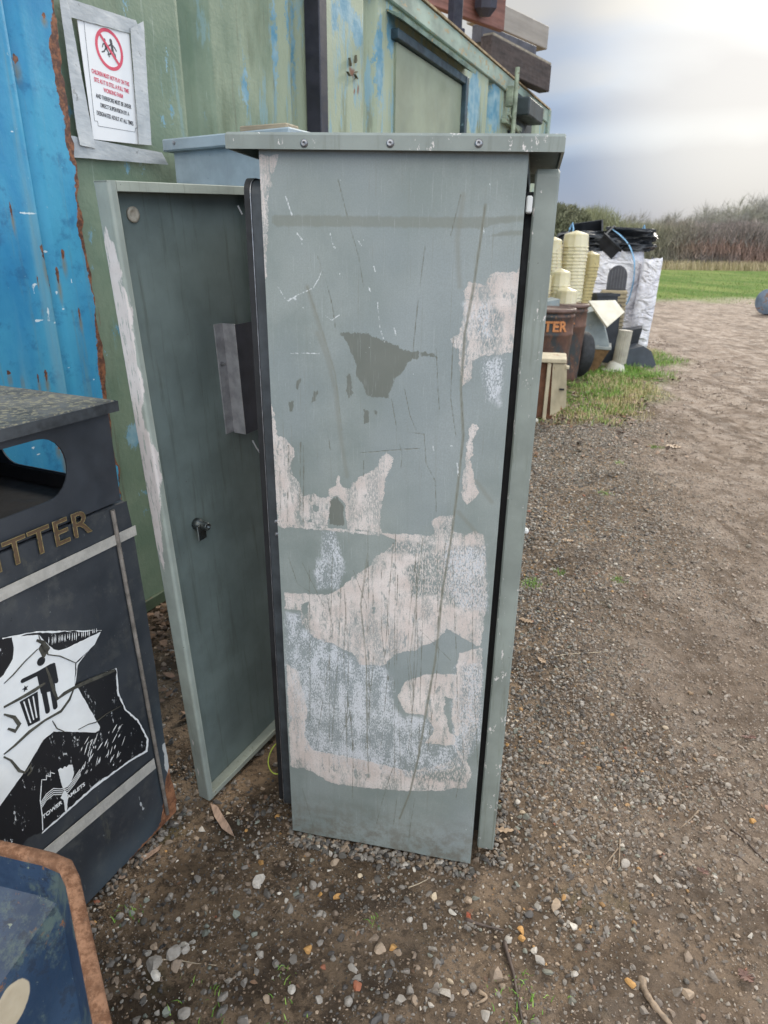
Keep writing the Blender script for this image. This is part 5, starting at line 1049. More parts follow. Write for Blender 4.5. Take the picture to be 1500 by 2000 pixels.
# ================================================================== CLUTTER BEYOND THE CABINET
def at(x, y, D): return PD(x, y, D)
def face_cam(p): return math.atan2(p[1], p[0])-R(90)
t = NT('old_bin_rust'); c = t.mix(t.step(t.noise(4, 6, .65), .35, .65), (.065, .035, .026), (.15, .075, .05)); c = t.mix(t.step(t.noise(5.5, 6, .7, t.scale((1, 1, .5))), .50, .62), c, (.038, .044, .046))
c = t.mix(t.step(t.noise(22, 7, .7), .58, .66), c, (.24, .13, .07)); t.bump(t.noise(30, 5), .4, .006); OBR = t.done(c, .7)
LET = M_plain('orange_lettering', (.50, .20, .07), .25, 30, .7)
def round_bin(loc_, label, faceang, words=True, h=.82, r=.25):
    o = thing('round_litter_bin', label, 'litter bin', loc_, 0, 'rusty round litter bins behind the cabinet')
    b = MB(); b.lathe([(r*.80, 0), (r*.83, .02), (r*.86, h*.10), (r*.92, h*.55), (r*.955, h*.70), (r*.975, h*.71), (r*.98, h*.735), (r*.96, h*.745), (r*.965, h*.90), (r*.985, h*.905), (r*.985, h*.93), (r*.95, h*.935), (r*.96, h*.96), (r*.92, h*.96), (r*.88, h*.5), (r*.78, .04), (0, .04)], 48); obj('drum', b, OBR, o, True)
    b = MB(); b.lathe([(r*.90, h*.955), (r*1.0, h*.955), (r*1.02, h*.975), (r*1.0, h*.998), (r*.94, h), (r*.89, h*.985)], 48); obj('rolled_rim', b, M_plain('rim_brown', (.12, .07, .055), .3, 14, .55), o, True)
    for k, ch in enumerate('LITTER'):
        a = faceang+(k-5)*.29*(.7 if ch == 'I' else 1); rr_ = r*.972
        l_ = text_obj('lettering', ch, .125, LET, o, (rr_*math.cos(a), rr_*math.sin(a), h*.765), (R(90), 0, a+R(90)), 1, .004, bold=.004)
    return o
c1 = at(1110, 750, 6.62); ca = (1.505, 6.42, 0); round_bin(ca, 'dark rusty round litter bin with orange letters directly beside the cabinet edge', math.atan2(-ca[1], -ca[0])+.62)
cb_ = (1.885, 7.33, 0); round_bin(cb_, 'redder rusty round litter bin standing behind the dark rusty one', math.atan2(-cb_[1], -cb_[0])+.35, h=.80)
# cream and rust box with its door ajar
CRM = M_plain('cream_paint', (.50, .43, .30), .2, 9, .6, bump=.3, stretch=(1, 1, .5), speck=((.28, .11, .04), 6, .60)); RBR = M_plain('rusty_side', (.15, .065, .035), .35, 12, .8, bump=.5)
bxp = at(1052, 822, 5.55); an = face_cam(bxp)
bo = thing('small_cupboard', 'small cream and rusty metal cupboard with its door hanging open beside the cabinet', 'cupboard', (bxp[0]-.03, bxp[1], 0), an)
b = MB(); b.box(-.12, .13, .02, .30, 0, .47, .004); obj('side', b, RBR, bo)
b = MB(); b.box(-.13, .20, -.03, .34, .47, .505, .006); obj('top', b, CRM, bo)
b = MB(); b.box(.055, .085, -.015, .015, 0, .469, .003); obj('post', b, CRM, bo)
b = MB(); b.add([(.115, -.02, .04), (.235, -.05, .13), (.205, -.02, .46), (.095, .0, .47), (.115, .0, .04), (.235, -.03, .13), (.205, .0, .46), (.095, .02, .47)], [(0, 1, 2, 3), (7, 6, 5, 4), (0, 4, 5, 1), (1, 5, 6, 2), (2, 6, 7, 3), (3, 7, 4, 0)])
dr = obj('door', b, CRM, bo); b = MB(); b.box(.165, .205, -.050, -.040, .262, .276, .002); obj('handle', b, M_BLK, dr); b = MB(); b.box(.20, .225, -.04, .02, .43, .452, .003); obj('catch', b, CRM, dr)
# nested stacks of yellowed octagonal bowls
t = NT('yellowed_plastic'); c = t.mix(t.step(t.noise(4, 4), .35, .65), (.56, .49, .30), (.70, .64, .45)); c = t.mix(t.step(t.noise(7, 6, .7), .58, .70, 0, .6), c, (.36, .27, .11)); YP = t.done(c, .4); YP.node_tree.nodes['Principled BSDF'].inputs['Subsurface Weight'].default_value = .25; YP.node_tree.nodes['Principled BSDF'].inputs['Subsurface Radius'].default_value = (.03, .025, .01)
def bowlmesh(r, dark=False):
    b = MB(); b.lathe([(r*1.0, 0), (r*1.03, .003), (r*1.03, .012), (r*.985, .014), (r*.93, .135), (r*.88, .148), (0, .185)], 12, phase=R(15)); return b
YD = M_plain('browned_plastic', (.40, .33, .15), .2, 8, .5, speck=((.20, .14, .06), 10, .60))
def stack(px_, ytop, wpx, D, zbase, label, lean=0.0, mat=YP, pitch=.038):
    top = at(px_, ytop, D); r = wpx/2/F*np.linalg.norm(top-CP)*.97; n = max(1, int(round((top[2]-.185-zbase)/pitch)))
    first = None
    for k in range(n+1):
        z = zbase+(top[2]-.185-zbase)*k/n; sx = (z-top[2])*lean
        if first is None: first = obj('plastic_bowl', bowlmesh(r), mat); o = first
        else: o = first.copy(); COL.objects.link(o)
        s_ = 1-.10*(n-k)/max(n, 1) if lean == 0 else 1-.25*(n-k)/n
        o.location = (top[0]+sx+rng.normal(0, .002), top[1], z); o.rotation_euler = (0, 0, rng.normal(0, .03)); o.scale = (s_, s_, 1)
        tag(o, label, 'bowl', 'bowls nested in '+label.split(' in ')[-1])
stack(1127, 450, 46, 8.7, .0, 'yellowed upturned octagonal plastic bowl nested in the tallest stack beside the white bag')
stack(1158, 490, 34, 8.9, .0, 'browned upturned plastic bowl nested in the narrower stack right of the tallest stack', .10, YD)
stack(1080, 462, 32, 8.6, .0, 'yellowed upturned plastic bowl nested in the leaning stack nearest the cabinet edge', -.10)
stack(1097, 524, 38, 7.95, .0, 'yellowed upturned plastic bowl nested in the medium stack before the tallest stack')
stack(1067, 532, 26, 7.9, .0, 'yellowed upturned plastic bowl nested in the short stack half hidden by the cabinet edge')
stack(1108, 560, 40, 7.75, .45, 'pale upturned plastic bowl nested in the lowest stack just above the rusty bins', 0, YP, .09)
b = MB(); b.box(-.16, .16, -.14, .14, 0, .45, .008); p_ = at(1108, 600, 7.75); tag(obj('plastic_crate', b, M_DARK, None, False, (p_[0], p_[1], 0)), 'dark plastic crate under the lowest stack of pale bowls', 'crate')
# white bulk bag with black plastic on top
t = NT('woven_bag'); c = t.mix(t.step(t.noise(3, 6, .6), .35, .65), (.68, .67, .72), (.82, .81, .84)); t.bump(t.noise(4.5, 3, .5, t.scale((1, 1, 1.6)), 1.2), 1.0, .10); BAGM = t.done(c, .6)
def soft_box(name, cx, cy, w_, d_, h_, mat, parent, seed, bulge=.06, wr=.03, ang=0):
    na, nz_ = 96, 60; V = []
    for j in range(nz_):
        v = j/(nz_-1)
        for i in range(na):
            a = 2*math.pi*i/na; p = 5.0; r = (abs(math.cos(a))**p+abs(math.sin(a))**p)**(-1/p); bl_ = 1+bulge*math.sin(math.pi*v)-.04*v
            wv = 1+(float(vn(np.array([i*.16+v*2.2]), np.array([v*4.]), seed)[0])-.5)*wr*2.6+(1-abs(2*float(vn(np.array([i*.30-v*5]), np.array([v*6.+i*.05]), seed+3)[0])-1))*wr*1.3
            x, y = w_/2*r*math.cos(a)*bl_*wv, d_/2*r*math.sin(a)*bl_*wv; z = h_*v+(float(vn(np.array([i*.25]), np.array([3.]), seed+9)[0])-.5)*.10*v
            V.append((cx+x*math.cos(ang)-y*math.sin(ang), cy+x*math.sin(ang)+y*math.cos(ang), z))
    fs = [(j*na+i, j*na+(i+1) % na, (j+1)*na+(i+1) % na, (j+1)*na+i) for j in range(nz_-1) for i in range(na)]+[tuple((nz_-1)*na+i for i in range(na))]
    b = MB(); b.add(V, fs); return obj(name, b, mat, parent, True)
q0 = at(1176, 640, 10.4); ba = face_cam(q0); bag = thing('bulk_bag', 'large white woven bulk bag with blue strap behind the plastic stacks', 'bulk bag', (q0[0], q0[1]+.35, 0), ba)
soft_box('sack', 0, 0, 1.08, .9, 1.36, BAGM, bag, 3)
STRAP = M_plain('blue_strap', (.22, .42, .62), .2, 10, .6)
bl0 = np.array([q0[0], q0[1]+.35, 0]); BG = Frame(bl0, ba)
def bq(x, y, dep): a, z = BG.at(x, y, dep); return (a, dep, z)
b = MB(); b.tube(smooth([bq(1196, 448, -.36), bq(1212, 460, -.46), bq(1228, 478, -.50), bq(1238, 505, -.53), bq(1239, 530, -.53), bq(1236, 555, -.53), bq(1228, 585, -.52), bq(1218, 602, -.51)]), .018, 6, flat=.4); obj('strap', b, STRAP, bag, True)
for px_, py_ in ((1118, 440), (1258, 445)):
    x_, _, z_ = bq(px_, py_, -.1); b = MB(); b.tube([(x_, -.1, 1.25), (x_+.02, -.1, z_-.05), (x_, -.1, z_+.03), (x_-.03, -.08, z_-.04), (x_-.02, -.06, 1.25)], .014, 6); obj('lifting_loop', b, STRAP, bag)
q1 = at(1268, 640, 10.0); sb = soft_box('bulk_bag', 0, 0, .24, .5, 1.22, BAGM, None, 21, .05, .03); sb.location = (q1[0]-.06, q1[1]+.2, 0); sb.rotation_euler = (0, R(2), ba); tag(sb, 'narrow folded white bag leaning at the right of the large bulk bag', 'bag')
BKP = M_plain('black_plastic', (.022, .025, .03), .4, 8, .4, bump=.3, bsc=12)
def crate(label, w_, d_, h_, loc_, rot, mat=BKP, t_=.02, name='black_tray'):
    b = MB(); b.box(-w_/2, w_/2, -d_/2, d_/2, 0, t_)
    b.box(-w_/2, w_/2, -d_/2, -d_/2+t_, t_, h_); b.box(-w_/2, w_/2, d_/2-t_, d_/2, t_, h_); b.box(-w_/2, -w_/2+t_, -d_/2+t_, d_/2-t_, t_, h_); b.box(w_/2-t_, w_/2, -d_/2+t_, d_/2-t_, t_, h_)
    b.box(-w_/2-.02, w_/2+.02, -d_/2-.02, -d_/2, h_-.03, h_+.003); o = obj(name, b, mat, None, False, loc_); o.rotation_euler = rot; tag(o, label, 'tray'); return o
p_ = at(1146, 480, 10.7); crate('black plastic tray tipped up at the left on top of the bulk bag', .46, .5, .26, (p_[0], p_[1], 1.38), (R(28), R(-8), ba))
p_ = at(1222, 480, 10.7); crate('black plastic tray lying at the right on top of the bulk bag', .62, .5, .27, (p_[0]+.02, p_[1], 1.37), (R(3), R(3), ba))
p_ = at(1188, 478, 10.4); crate('small black plastic tray wedged in the middle on top of the bulk bag', .30, .3, .20, (p_[0], p_[1], 1.38), (R(30), R(40), ba))
soft_ = soft_box('black_sheeting', 0, 0, .95, .7, .24, BKP, None, 41, .05, .22); soft_.location = (q0[0], q0[1]+.35, 1.33); soft_.rotation_euler = (0, 0, ba); tag(soft_, 'crumpled black plastic sheeting bulging from the mouth of the bulk bag', 'sheeting')
# dark arched cover and stacked tan slats before the bag
p_ = at(1198, 600, 9.5); an = face_cam(p_); ar = [(-.12, 0), (.12, 0)]+[(.12*math.cos(R(a)), .16+.14*math.sin(R(a))) for a in range(0, 181, 15)]
b = MB(); b.prism(ar, -.02, .02); ao = obj('arched_grille', b, M_plain('dark_grille', (.05, .05, .06), .2, 10, .5), None, False, (p_[0], p_[1], .86)); ao.rotation_euler = (R(-6), 0, an); tag(ao, 'dark arched grille leaning on the front of the white bulk bag', 'grille')
b = MB()
for k in range(6): b.box(-.11+.036*k, -.10+.036*k, -.027, -.021, .02, .26)
obj('grille_bars', b, M_plain('grille_bar', (.09, .09, .10), .2, 10, .5), ao)
b = MB(); b.box(-.16, .16, -.12, .12, 0, .857, .01)
for k in range(9): b.box(-.17, .17, -.135, -.121, .42+.05*k, .44+.05*k)
o = obj('stacked_slats', b, M_plain('tan_slats', (.34, .28, .18), .25, 9, .75), None, False, (p_[0], p_[1]+.05, 0)); o.rotation_euler = (0, 0, an); tag(o, 'tan slatted box stack beneath the dark arched grille', 'box')
# tilted cream panel over a grey and rusty hopper
GM = M_plain('galvanised_panel', (.25, .29, .30), .2, 6, .5, bump=.2, speck=((.40, .38, .33), 14, .62)); CP2 = M_plain('cream_panel', (.48, .45, .36), .1, 5, .55)
D0 = 8.1
P4 = [at(1148, 590, 8.1), at(1200, 589, 8.4), at(1218, 612, 8.3)]; n4 = np.cross(P4[1]-P4[0], P4[2]-P4[0]); d4 = ray(1184, 641); P4.append(CP+d4*(np.dot(P4[0]-CP, n4)/np.dot(d4, n4)))
def slab4(P4, th_, name, mat, label, cat, parent=None):
    c = sum(P4)/4; n_ = np.cross(P4[1]-P4[0], P4[3]-P4[0]); n_ = n_/np.linalg.norm(n_)*th_; b = MB(); b.hull8([tuple(p-c-n_) for p in P4], [tuple(p-c) for p in P4])
    o = obj(name, b, mat, None, False, tuple(c)); tag(o, label, cat); return o
slab4(P4, .02, 'cream_board', CP2, 'pale cream square panel tilted on top of the metal hopper', 'panel')
hq = at(1165, 690, 8.35); ha = face_cam(hq); ho = thing('metal_hopper', 'grey metal hopper with a rusty tapering foot behind the round litter bins', 'hopper', (hq[0], hq[1], 0), ha)
b = MB(); b.hull8([(-.16, -.18, .30), (.13, -.18, .30), (.13, .2, .30), (-.16, .2, .30)], [(-.17, -.16, .66), (-.02, -.12, .70), (-.02, .2, .72), (-.17, .22, .70)]); obj('upper_body', b, GM, ho)
b = MB(); b.box(-.17, .155, -.20, .21, .265, .30, .006); obj('collar', b, M_plain('collar_grey', (.33, .35, .34), .15, 10, .5), ho)
b = MB(); b.hull8([(-.15, -.06, 0), (.02, -.06, 0), (.02, .1, 0), (-.15, .1, 0)], [(-.16, -.18, .265), (.14, -.18, .265), (.14, .2, .265), (-.16, .2, .265)]); obj('foot', b, M_plain('rusty_tan', (.26, .15, .075), .35, 8, .75, bump=.4), ho)
# tyre
p_ = at(1127, 700, 7.8); b = MB(); b.lathe([(.155, -.07), (.20, -.085), (.235, -.075), (.25, -.05), (.25, .05), (.235, .075), (.20, .085), (.155, .07), (.155, -.07)], 40, M=Matrix.Rotation(R(90), 4, 'Y')); o = obj('tyre', b, M_plain('tyre_rubber', (.02, .021, .023), .3, 20, .7), None, True, (p_[0], p_[1], .25)); o.rotation_euler = (0, R(8), R(12)); tag(o, 'black tyre standing on edge behind the round litter bins', 'tyre')
# fluted post with flanged foot
p_ = at(1208, 706, 8.35); b = MB(); V = []; n = 40
for z in (0.0, .30): V += [((.075+.004*(k % 2))*math.cos(2*math.pi*k/n), (.075+.004*(k % 2))*math.sin(2*math.pi*k/n), z+.08) for k in range(n)]
b.add(V, [(k, (k+1) % n, n+(k+1) % n, n+k) for k in range(n)]+[tuple(range(n, 2*n))])
po_ = thing('fluted_lamp_base', 'pale fluted plastic cylinder on a white domed flange standing in the grass', 'lamp base', (p_[0], p_[1], 0), 0); po_.rotation_euler = (0, R(4), 0)
FL = M_plain('aged_white_plastic', (.56, .54, .46), .12, 8, .5); obj('fluted_shade', b, M_plain('fluted_plastic', (.40, .37, .30), .2, 8, .5), po_).scale = (1, 1, 1.25)
b = MB(); b.lathe([(.155, 0), (.160, .008), (.150, .018), (.105, .022), (.10, .06), (.08, .10), (.04, .125), (0, .13)], 32, c=(-.03, 0, 0)); obj('domed_flange', b, FL, po_, True)
# slate plastic wedges
SLT = M_plain('slate_plastic', (.055, .065, .08), .2, 6, .45)
p_ = at(1243, 700, 8.9); an = face_cam(p_); b = MB(); b.prism([(-.22, 0), (.17, 0), (.20, .04), (.12, .20), (.02, .26), (-.22, .20)], -.15, .15); o = obj('plastic_wedge', b, SLT, None, False, (p_[0], p_[1], .0)); o.rotation_euler = (0, 0, an+.3); tag(o, 'slate-grey wedge-shaped plastic cover lying at the right foot of the heap', 'cover')
p_ = at(1190, 690, 9.3); b = MB(); b.prism([(-.20, 0), (.30, 0), (.36, .44), (.2, .40), (-.1, .38)], -.2, .2); o = obj('plastic_wedge', b, BKP, None, False, (p_[0], p_[1], .0)); o.rotation_euler = (0, 0, an); tag(o, 'black plastic cover behind the fluted cylinder under the bulk bag', 'cover')
p_ = at(1170, 600, 9.0); crate('small black open box between the browned stack and the arched grille', .26, .2, .12, (p_[0]+.05, p_[1], .72), (0, 0, .1), name='black_box')
b = MB(); b.box(-.18, .18, -.15, .15, 0, .72, .01); o = obj('black_box', b, BKP, None, False, (p_[0]+.05, p_[1], 0)); tag(o, 'tall black box under the small black open box', 'box')
p_ = at(1064, 585, 7.2); b = MB(); b.hull8([(-.2, -.15, 0), (.15, -.15, 0), (.15, .2, 0), (-.2, .2, 0)], [(-.2, -.15, .80), (.12, -.15, .86), (.12, .2, .86), (-.2, .2, .80)]); o = obj('grey_box', b, GM, None, False, (p_[0]+.02, p_[1]+.1, 0)); tag(o, 'galvanised grey box behind the rusty bins beside the cabinet edge', 'box')
# small pale scrap by the cupboard, drum far right
b = MB(); b.lathe([(.014, 0), (.02, .012), (.016, .03), (0, .036)], 10); p_ = PZ(1046, 826); o = obj('bottle_top', b, FL, None, True, (p_[0], p_[1], .004)); tag(o, 'tiny white plastic cap on the ground at the foot of the cupboard', 'bottle top')
p_ = PD(1492, 598, 19.0); b = MB(); Mx = Matrix.Rotation(R(90), 4, 'Y'); b.lathe([(0, -.5), (.27, -.5), (.29, -.48), (.29, -.2), (.30, -.18), (.29, -.16), (.29, .18), (.30, .2), (.29, .22), (.29, .48), (.27, .5), (.0, .5)], 32, M=Mx)
o = thing('metal_drum', 'blue-grey drum with a rusty end lying on its side at the field edge', 'drum', (p_[0]+.30, p_[1], .30), 0); o.rotation_euler = (0, 0, R(35))
obj('drum_shell', b, M_plain('drum_blue', (.13, .17, .22), .3, 5, .5, speck=((.18, .10, .06), 5, .58)), o, True)
b = MB(); b.lathe([(0, .501), (.25, .501), (.26, .54), (.12, .56), (0, .56)], 24, M=Mx); obj('drum_end', b, M_RUST, o)

# ================================================================== TWIGS, CHIPS, LEAVES on the ground
def gz(p, dz=.004): return (p[0], p[1], float(on_ground(np.array([p[0]]), np.array([p[1]]))[0])+dz)
BARK = M_plain('wet_bark', (.065, .045, .035), .4, 40, .6, bump=.6, stretch=(1, 1, 1)); BARK2 = M_plain('pale_wood', (.26, .19, .13), .35, 60, .7, bump=.6); STRW = M_plain('pale_stem', (.42, .34, .24), .2, 60, .7)
def twig(label, pts, r, mat, side=None):
    P_ = [gz(PZ(*p), r*.6) for p in pts]; c = P_[0]; q = [tuple(np.array(p)-c) for p in smooth(P_, 5)]; n = len(q)
    b = MB(); b.tube(q, [r*(1-.55*k/n)*random.uniform(.8, 1.15) for k in range(n)], 7)
    for s_ in (side or []):
        P2 = [gz(PZ(*p), r*.8) for p in s_]; b.tube([tuple(np.array(p)-c) for p in P2], [r*.6, r*.35][:len(P2)] if len(P2) == 2 else r*.5, 6)
    o = obj('twig', b, mat, None, True, c); tag(o, label, 'twig'); return o
twig('long dark wet stick running to the bottom edge below the cabinet', [(985, 1840), (993, 1870), (1002, 1900), (1010, 1950), (1021, 2004)], .0050, BARK)
twig('short dark stick with red-brown leaf at its left end', [(908, 1793), (940, 1805), (985, 1815)], .0036, BARK)
twig('thick split pale branch at the bottom right edge', [(1252, 1912), (1258, 1940), (1275, 1970), (1310, 2006)], .0085, BARK2)
twig('thin brown twig lying diagonally on the mud right of the cabinet', [(1365, 1580), (1348, 1598), (1330, 1612)], .0024, BARK2)
twig('forked brown twig on the gravel right of the cabinet foot', [(1212, 1635), (1210, 1665), (1209, 1695)], .0030, BARK2, [[(1208, 1655), (1182, 1688)], [(1200, 1672), (1190, 1708)]])
twig('pale straw stem on the soil between the bin and the bottom edge', [(308, 1868), (345, 1870), (380, 1875), (422, 1881)], .0014, STRW)
twig('long thin tan stem on the gravel beside the closed door', [(1082, 1281), (1110, 1278), (1190, 1270)], .0022, STRW)
twig('short tan stem just below the side panel', [(798, 1727), (815, 1722), (836, 1712)], .0018, STRW)
twig('dark curved root half sunk in the mud at the right edge', [(1428, 1618), (1455, 1640), (1480, 1665), (1505, 1690)], .0030, BARK)
twig('short reddish twig beside the mud track', [(1410, 1665), (1440, 1672), (1462, 1688)], .0022, BARK)
twig('broken grey stick below the large round stone', [(935, 1935), (950, 1950), (925, 1965)], .004, BARK2)
def flat_leaf(name, label, cat, outline, mat, lift=.006, curl=.004):
    w_ = [PZ(*p) for p in outline]; c = sum(w_)/len(w_); c3 = gz(c, lift); V = [(0, 0, curl*.2)]+[(p[0]-c[0], p[1]-c[1], random.uniform(0, curl)) for p in w_]; n = len(w_)
    b = MB(); b.add(V+[(x, y, z-.0012) for x, y, z in V], [(0, 1+k, 1+(k+1) % n) for k in range(n)]+[(n+1, n+2+(k+1) % n, n+2+k) for k in range(n)]+[(1+k, n+2+k, n+2+(k+1) % n, 1+(k+1) % n) for k in range(n)])
    o = obj(name, b, mat, None, False, c3); tag(o, label, cat); return o
CHIPM = M_plain('bark_chip', (.36, .24, .17), .3, 50, .75, bump=.5, stretch=(2, .6, 1)); LF = M_plain('tan_leaf', (.36, .25, .16), .25, 60, .65, bump=.3); LF2 = M_plain('brown_leaf', (.15, .08, .06), .3, 50, .65, bump=.3)
flat_leaf('bark_chip', 'pointed pinkish bark chip by the foot of the open door', 'bark chip', [(411, 1568), (424, 1573), (436, 1592), (449, 1612), (458, 1633), (452, 1630), (434, 1617), (418, 1592)], CHIPM)
flat_leaf('bark_chip', 'orange-brown flake lying against the bottom of the litter bin', 'bark chip', [(262, 1690), (276, 1672), (296, 1660), (316, 1648), (310, 1660), (292, 1674), (272, 1684)], CHIPM)
def oak(cx, cy, s_, rot, sq=.5):
    pr = [(-1, .04), (-.7, .22), (-.55, .12), (-.35, .42), (-.15, .18), (.1, .5), (.25, .2), (.5, .42), (.6, .16), (.85, .2), (1, 0)]; pr = pr+[(x, -y) for x, y in pr[::-1][1:]]
    return [(cx+s_*(x*math.cos(rot)-y*math.sin(rot)), cy+s_*sq*(x*math.sin(rot)+y*math.cos(rot))) for x, y in pr]
for lab, cx, cy, s_, rot, mt in [('tan lobed leaf against the foot of the closed door', 978, 1618, 26, .2, LF), ('pale lobed oak leaf on the gravel right of the door at mid height', 1027, 1214, 15, .5, LF), ('lobed tan leaf highest on the gravel beside the closed door', 1108, 1060, 12, .2, LF), ('lobed tan leaf below the long thin tan stem', 1058, 1290, 14, 1.0, LF), ('dark purple-brown leaf pressed in mud near the bottom right corner', 1455, 1910, 30, 1.1, LF2), ('dark brown leaf pressed in mud above the bottom right corner', 1372, 1705, 18, .9, LF2), ('small orange-brown leaf fragment at the left end of the short dark stick', 915, 1788, 10, 1.3, M_plain('red_leaf', (.35, .09, .045), .2, 60, .6)), ('brown curled leaf on the mud at the right edge', 1462, 1440, 16, .3, LF2), ('pale leaf lying in the track beyond the gravel', 1315, 868, 16, .2, LF), ('pink-brown leaf tip beside the bark chip', 1065, 1488, 13, .1, LF)]:
    flat_leaf('fallen_leaf', lab, 'leaf', oak(cx, cy, s_, rot), mt)

# ================================================================== HEDGE, BUSH AND BARE TREES
t = NT('twig_mass'); TWM = t.done(t.attr('tint', True), .9)
def quills(name, B0, T0, Wd, cols, parent=None):      # thin tapering twigs from B0 to T0
    n = len(B0); d = T0-B0; s_ = np.cross(d, np.array([0, 1., .1])); s_ /= (np.linalg.norm(s_, axis=1)[:, None]+1e-9); s_ *= Wd[:, None]*.5
    u = np.stack([0*Wd, Wd*.5, 0*Wd], 1)
    V = np.stack([B0-s_, B0+s_, B0+u, T0], 1).reshape(-1, 3); i = np.arange(n)[:, None]*4
    Fc = np.concatenate([i+np.array([[0, 1, 3]]), i+np.array([[1, 2, 3]]), i+np.array([[2, 0, 3]])], 0)
    return npmesh(name, V, Fc, TWM, parent, False, None, np.repeat(cols, 4, 0))
n = 60000; X = rng.uniform(8, 78, n); Y = 78+rng.uniform(-3, 5, n)+(X-40)*.05
top = 4.3+(fbm(X*.18, Y*0, 601)-.5)*3.2+(X < 32)*.3
zb = rng.uniform(0, 1, n)**.8*top; L = rng.uniform(.5, 1.7, n)*np.clip(top-zb+.4, .3, 1.6)/1.2; an = rng.normal(0, .45, n); an2 = rng.normal(0, .4, n)
B0 = np.stack([X, Y, zb], 1); T0 = B0+np.stack([np.sin(an)*L, np.sin(an2)*L, np.cos(an)*L], 1)
hc = np.array([(.23, .18, .165), (.20, .175, .15), (.28, .23, .21), (.14, .12, .11)])[rng.integers(0, 4, n)]
redm = np.clip((fbm(X*.12, zb*.3, 611)-.45)*5, 0, 1)*(zb < 2.2)*(X < 45); hc = hc*(1-redm[:, None]*.6)+np.array([.32, .18, .13])*redm[:, None]*.6
ol = np.clip((34-X)/10, 0, 1)[:, None]; hc = hc*(1-ol)+np.array([.21, .21, .12])*ol; hc *= rng.uniform(.65, 1.35, (n, 1))
tag(quills('hedge_thicket', B0, T0, rng.uniform(.03, .075, n), hc), kind='stuff')
def tree_mesh(seed, Hh, spread):
    rs = np.random.default_rng(seed); br = []; tw = []
    def grow(p, d, L, r, lev):
        d = d/np.linalg.norm(d); q = p+d*L; br.append((p, q, r, r*.68))
        if lev == 0:
            for _ in range(8):
                e = d+rs.normal(0, .7, 3)+np.array([0, 0, .25]); e /= np.linalg.norm(e); s_ = q-d*L*rs.uniform(0, .9); tw.append((s_, s_+e*rs.uniform(.5, 1.25)*Hh*.10))
            return
        for k in range(rs.integers(3, 5)):
            e = d+rs.normal(0, spread, 3); e[2] += .18; grow(p+d*L*rs.uniform(.55, 1.0), e, L*rs.uniform(.62, .82), r*.6, lev-1)
    grow(np.zeros(3), np.array([rs.normal(0, .06), rs.normal(0, .06), 1]), Hh*.26, Hh*.018, 4)
    return br, tw
def tree_obj(seed, Hh, spread, col):
    br, tw = tree_mesh(seed, Hh, spread); b = MB()
    for p, q, r0, r1 in br[:1]: b.tube([p, (p+q)/2+np.array([.03, 0, 0]), q], [r0, (r0+r1)/2, r1], 7)
    B0 = np.array([a for a, *_ in br[1:]]+[a for a, _ in tw]); T0 = np.array([q for _, q, *_ in br[1:]]+[q for _, q in tw]); Wd = np.array([r*2.2 for *_, r, _ in br[1:]]+[.032]*len(tw))
    T0[:len(br)-1] += (T0[:len(br)-1]-B0[:len(br)-1])*.25
    o = bpy.data.objects.new('bare_tree', None); COL.objects.link(o)
    obj('trunk', b, M_plain('trunk_bark', (.085, .075, .06), .3, 4, .9), o)
    n = len(B0); cc = np.array(col)*rng.uniform(.7, 1.3, (n, 1)); quills('crown', B0, T0, Wd, cc, o); return o
protos = [tree_obj(5, 9.5, .62, (.33, .31, .27)), tree_obj(17, 8.5, .75, (.30, .29, .23)), tree_obj(29, 10.5, .58, (.34, .32, .28))]
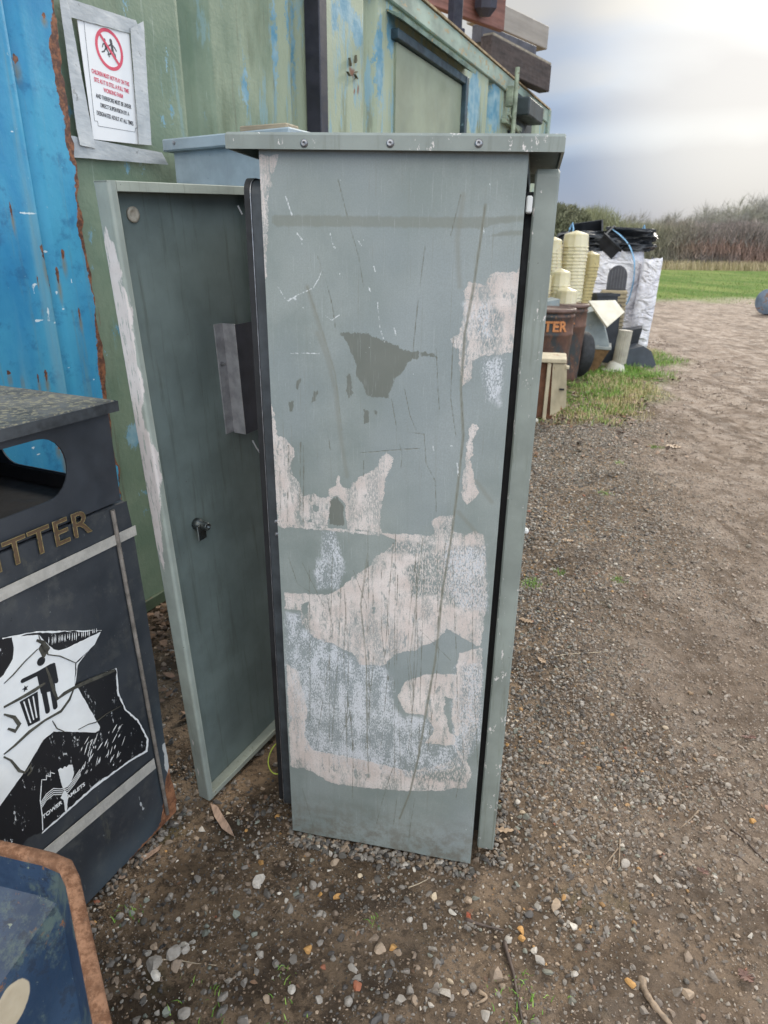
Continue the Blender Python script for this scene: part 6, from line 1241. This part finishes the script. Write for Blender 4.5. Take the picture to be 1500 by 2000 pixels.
TL = [(1085, .62, 92), (1112, .64, 96), (1142, .70, 98), (1170, .78, 95), (1196, .80, 99), (1222, .86, 97), (1250, .84, 95), (1276, .86, 99), (1300, .85, 96), (1326, .92, 98), (1352, .98, 95), (1378, 1.0, 99), (1402, 1.06, 97), (1430, 1.24, 93), (1452, 1.22, 97), (1478, 1.20, 95), (1500, 1.16, 93), (1525, 1.2, 96), (1555, 1.2, 95), (1235, .72, 90), (1345, .8, 89), (1415, .92, 90), (1490, .95, 89), (1160, .66, 90)]
for i, (px_, s_, D) in enumerate(TL):
    base = protos[i % 3]
    if i < 3: o = base
    else:
        o = base.copy(); COL.objects.link(o)
        for ch in list(base.children):
            c = ch.copy(); COL.objects.link(c); c.parent = o
    p_ = PD(px_, 520, D); o.location = (p_[0], p_[1], 0); o.rotation_euler = (0, 0, rng.uniform(0, 6.28)); o.scale = (s_*1.2, s_*1.2, s_*(1.10 if px_ < 1420 else 1.0))
    kind_ = ['grey leafless tree in the line beyond the hedge', 'grey leafless tree in the line beyond the hedge', 'grey leafless tree in the line beyond the hedge'][i % 3]
    tag(o, 'tall grey leafless tree standing highest in the line at the right' if px_ in (1430, 1452, 1478, 1500, 1525, 1555) else kind_, 'tree', 'bare trees beyond the hedge')
# olive bush near the cabinet's right edge, far side of the field
n = 16000; p_ = PD(1085, 520, 46); u = rng.normal(0, 1, (n, 3)); u /= np.linalg.norm(u, axis=1)[:, None]; rr_ = rng.uniform(.35, 1, n)**.6
C0 = u*rr_[:, None]*np.array([2.6, 2.2, 2.2])*(.8+.4*fbm(u[:, 0]*3+5, u[:, 2]*3+9, 621))[:, None]+np.array([0, 0, 2.1]); C0[:, 2] = np.clip(C0[:, 2], .05, 9)
dd = u*.5+rng.normal(0, .5, (n, 3))+np.array([0, 0, .4]); dd /= np.linalg.norm(dd, axis=1)[:, None]
bu = thing('bush', 'dark olive-green bush beyond the field just right of the cabinet', 'bush', (p_[0]-.6, p_[1], 0), 0)
quills('foliage', C0, C0+dd*rng.uniform(.15, .4, n)[:, None], rng.uniform(.05, .11, n), np.array([.125, .125, .075])*rng.uniform(.5, 1.6, (n, 1)), bu)
b = MB()
for k in range(5): a = k*1.3; b.tube([(.1*math.cos(a), .1*math.sin(a), 0), (.9*math.cos(a), .8*math.sin(a), 2.4)], [.07, .03], 6)
obj('trunk', b, bpy.data.materials['trunk_bark'], bu)
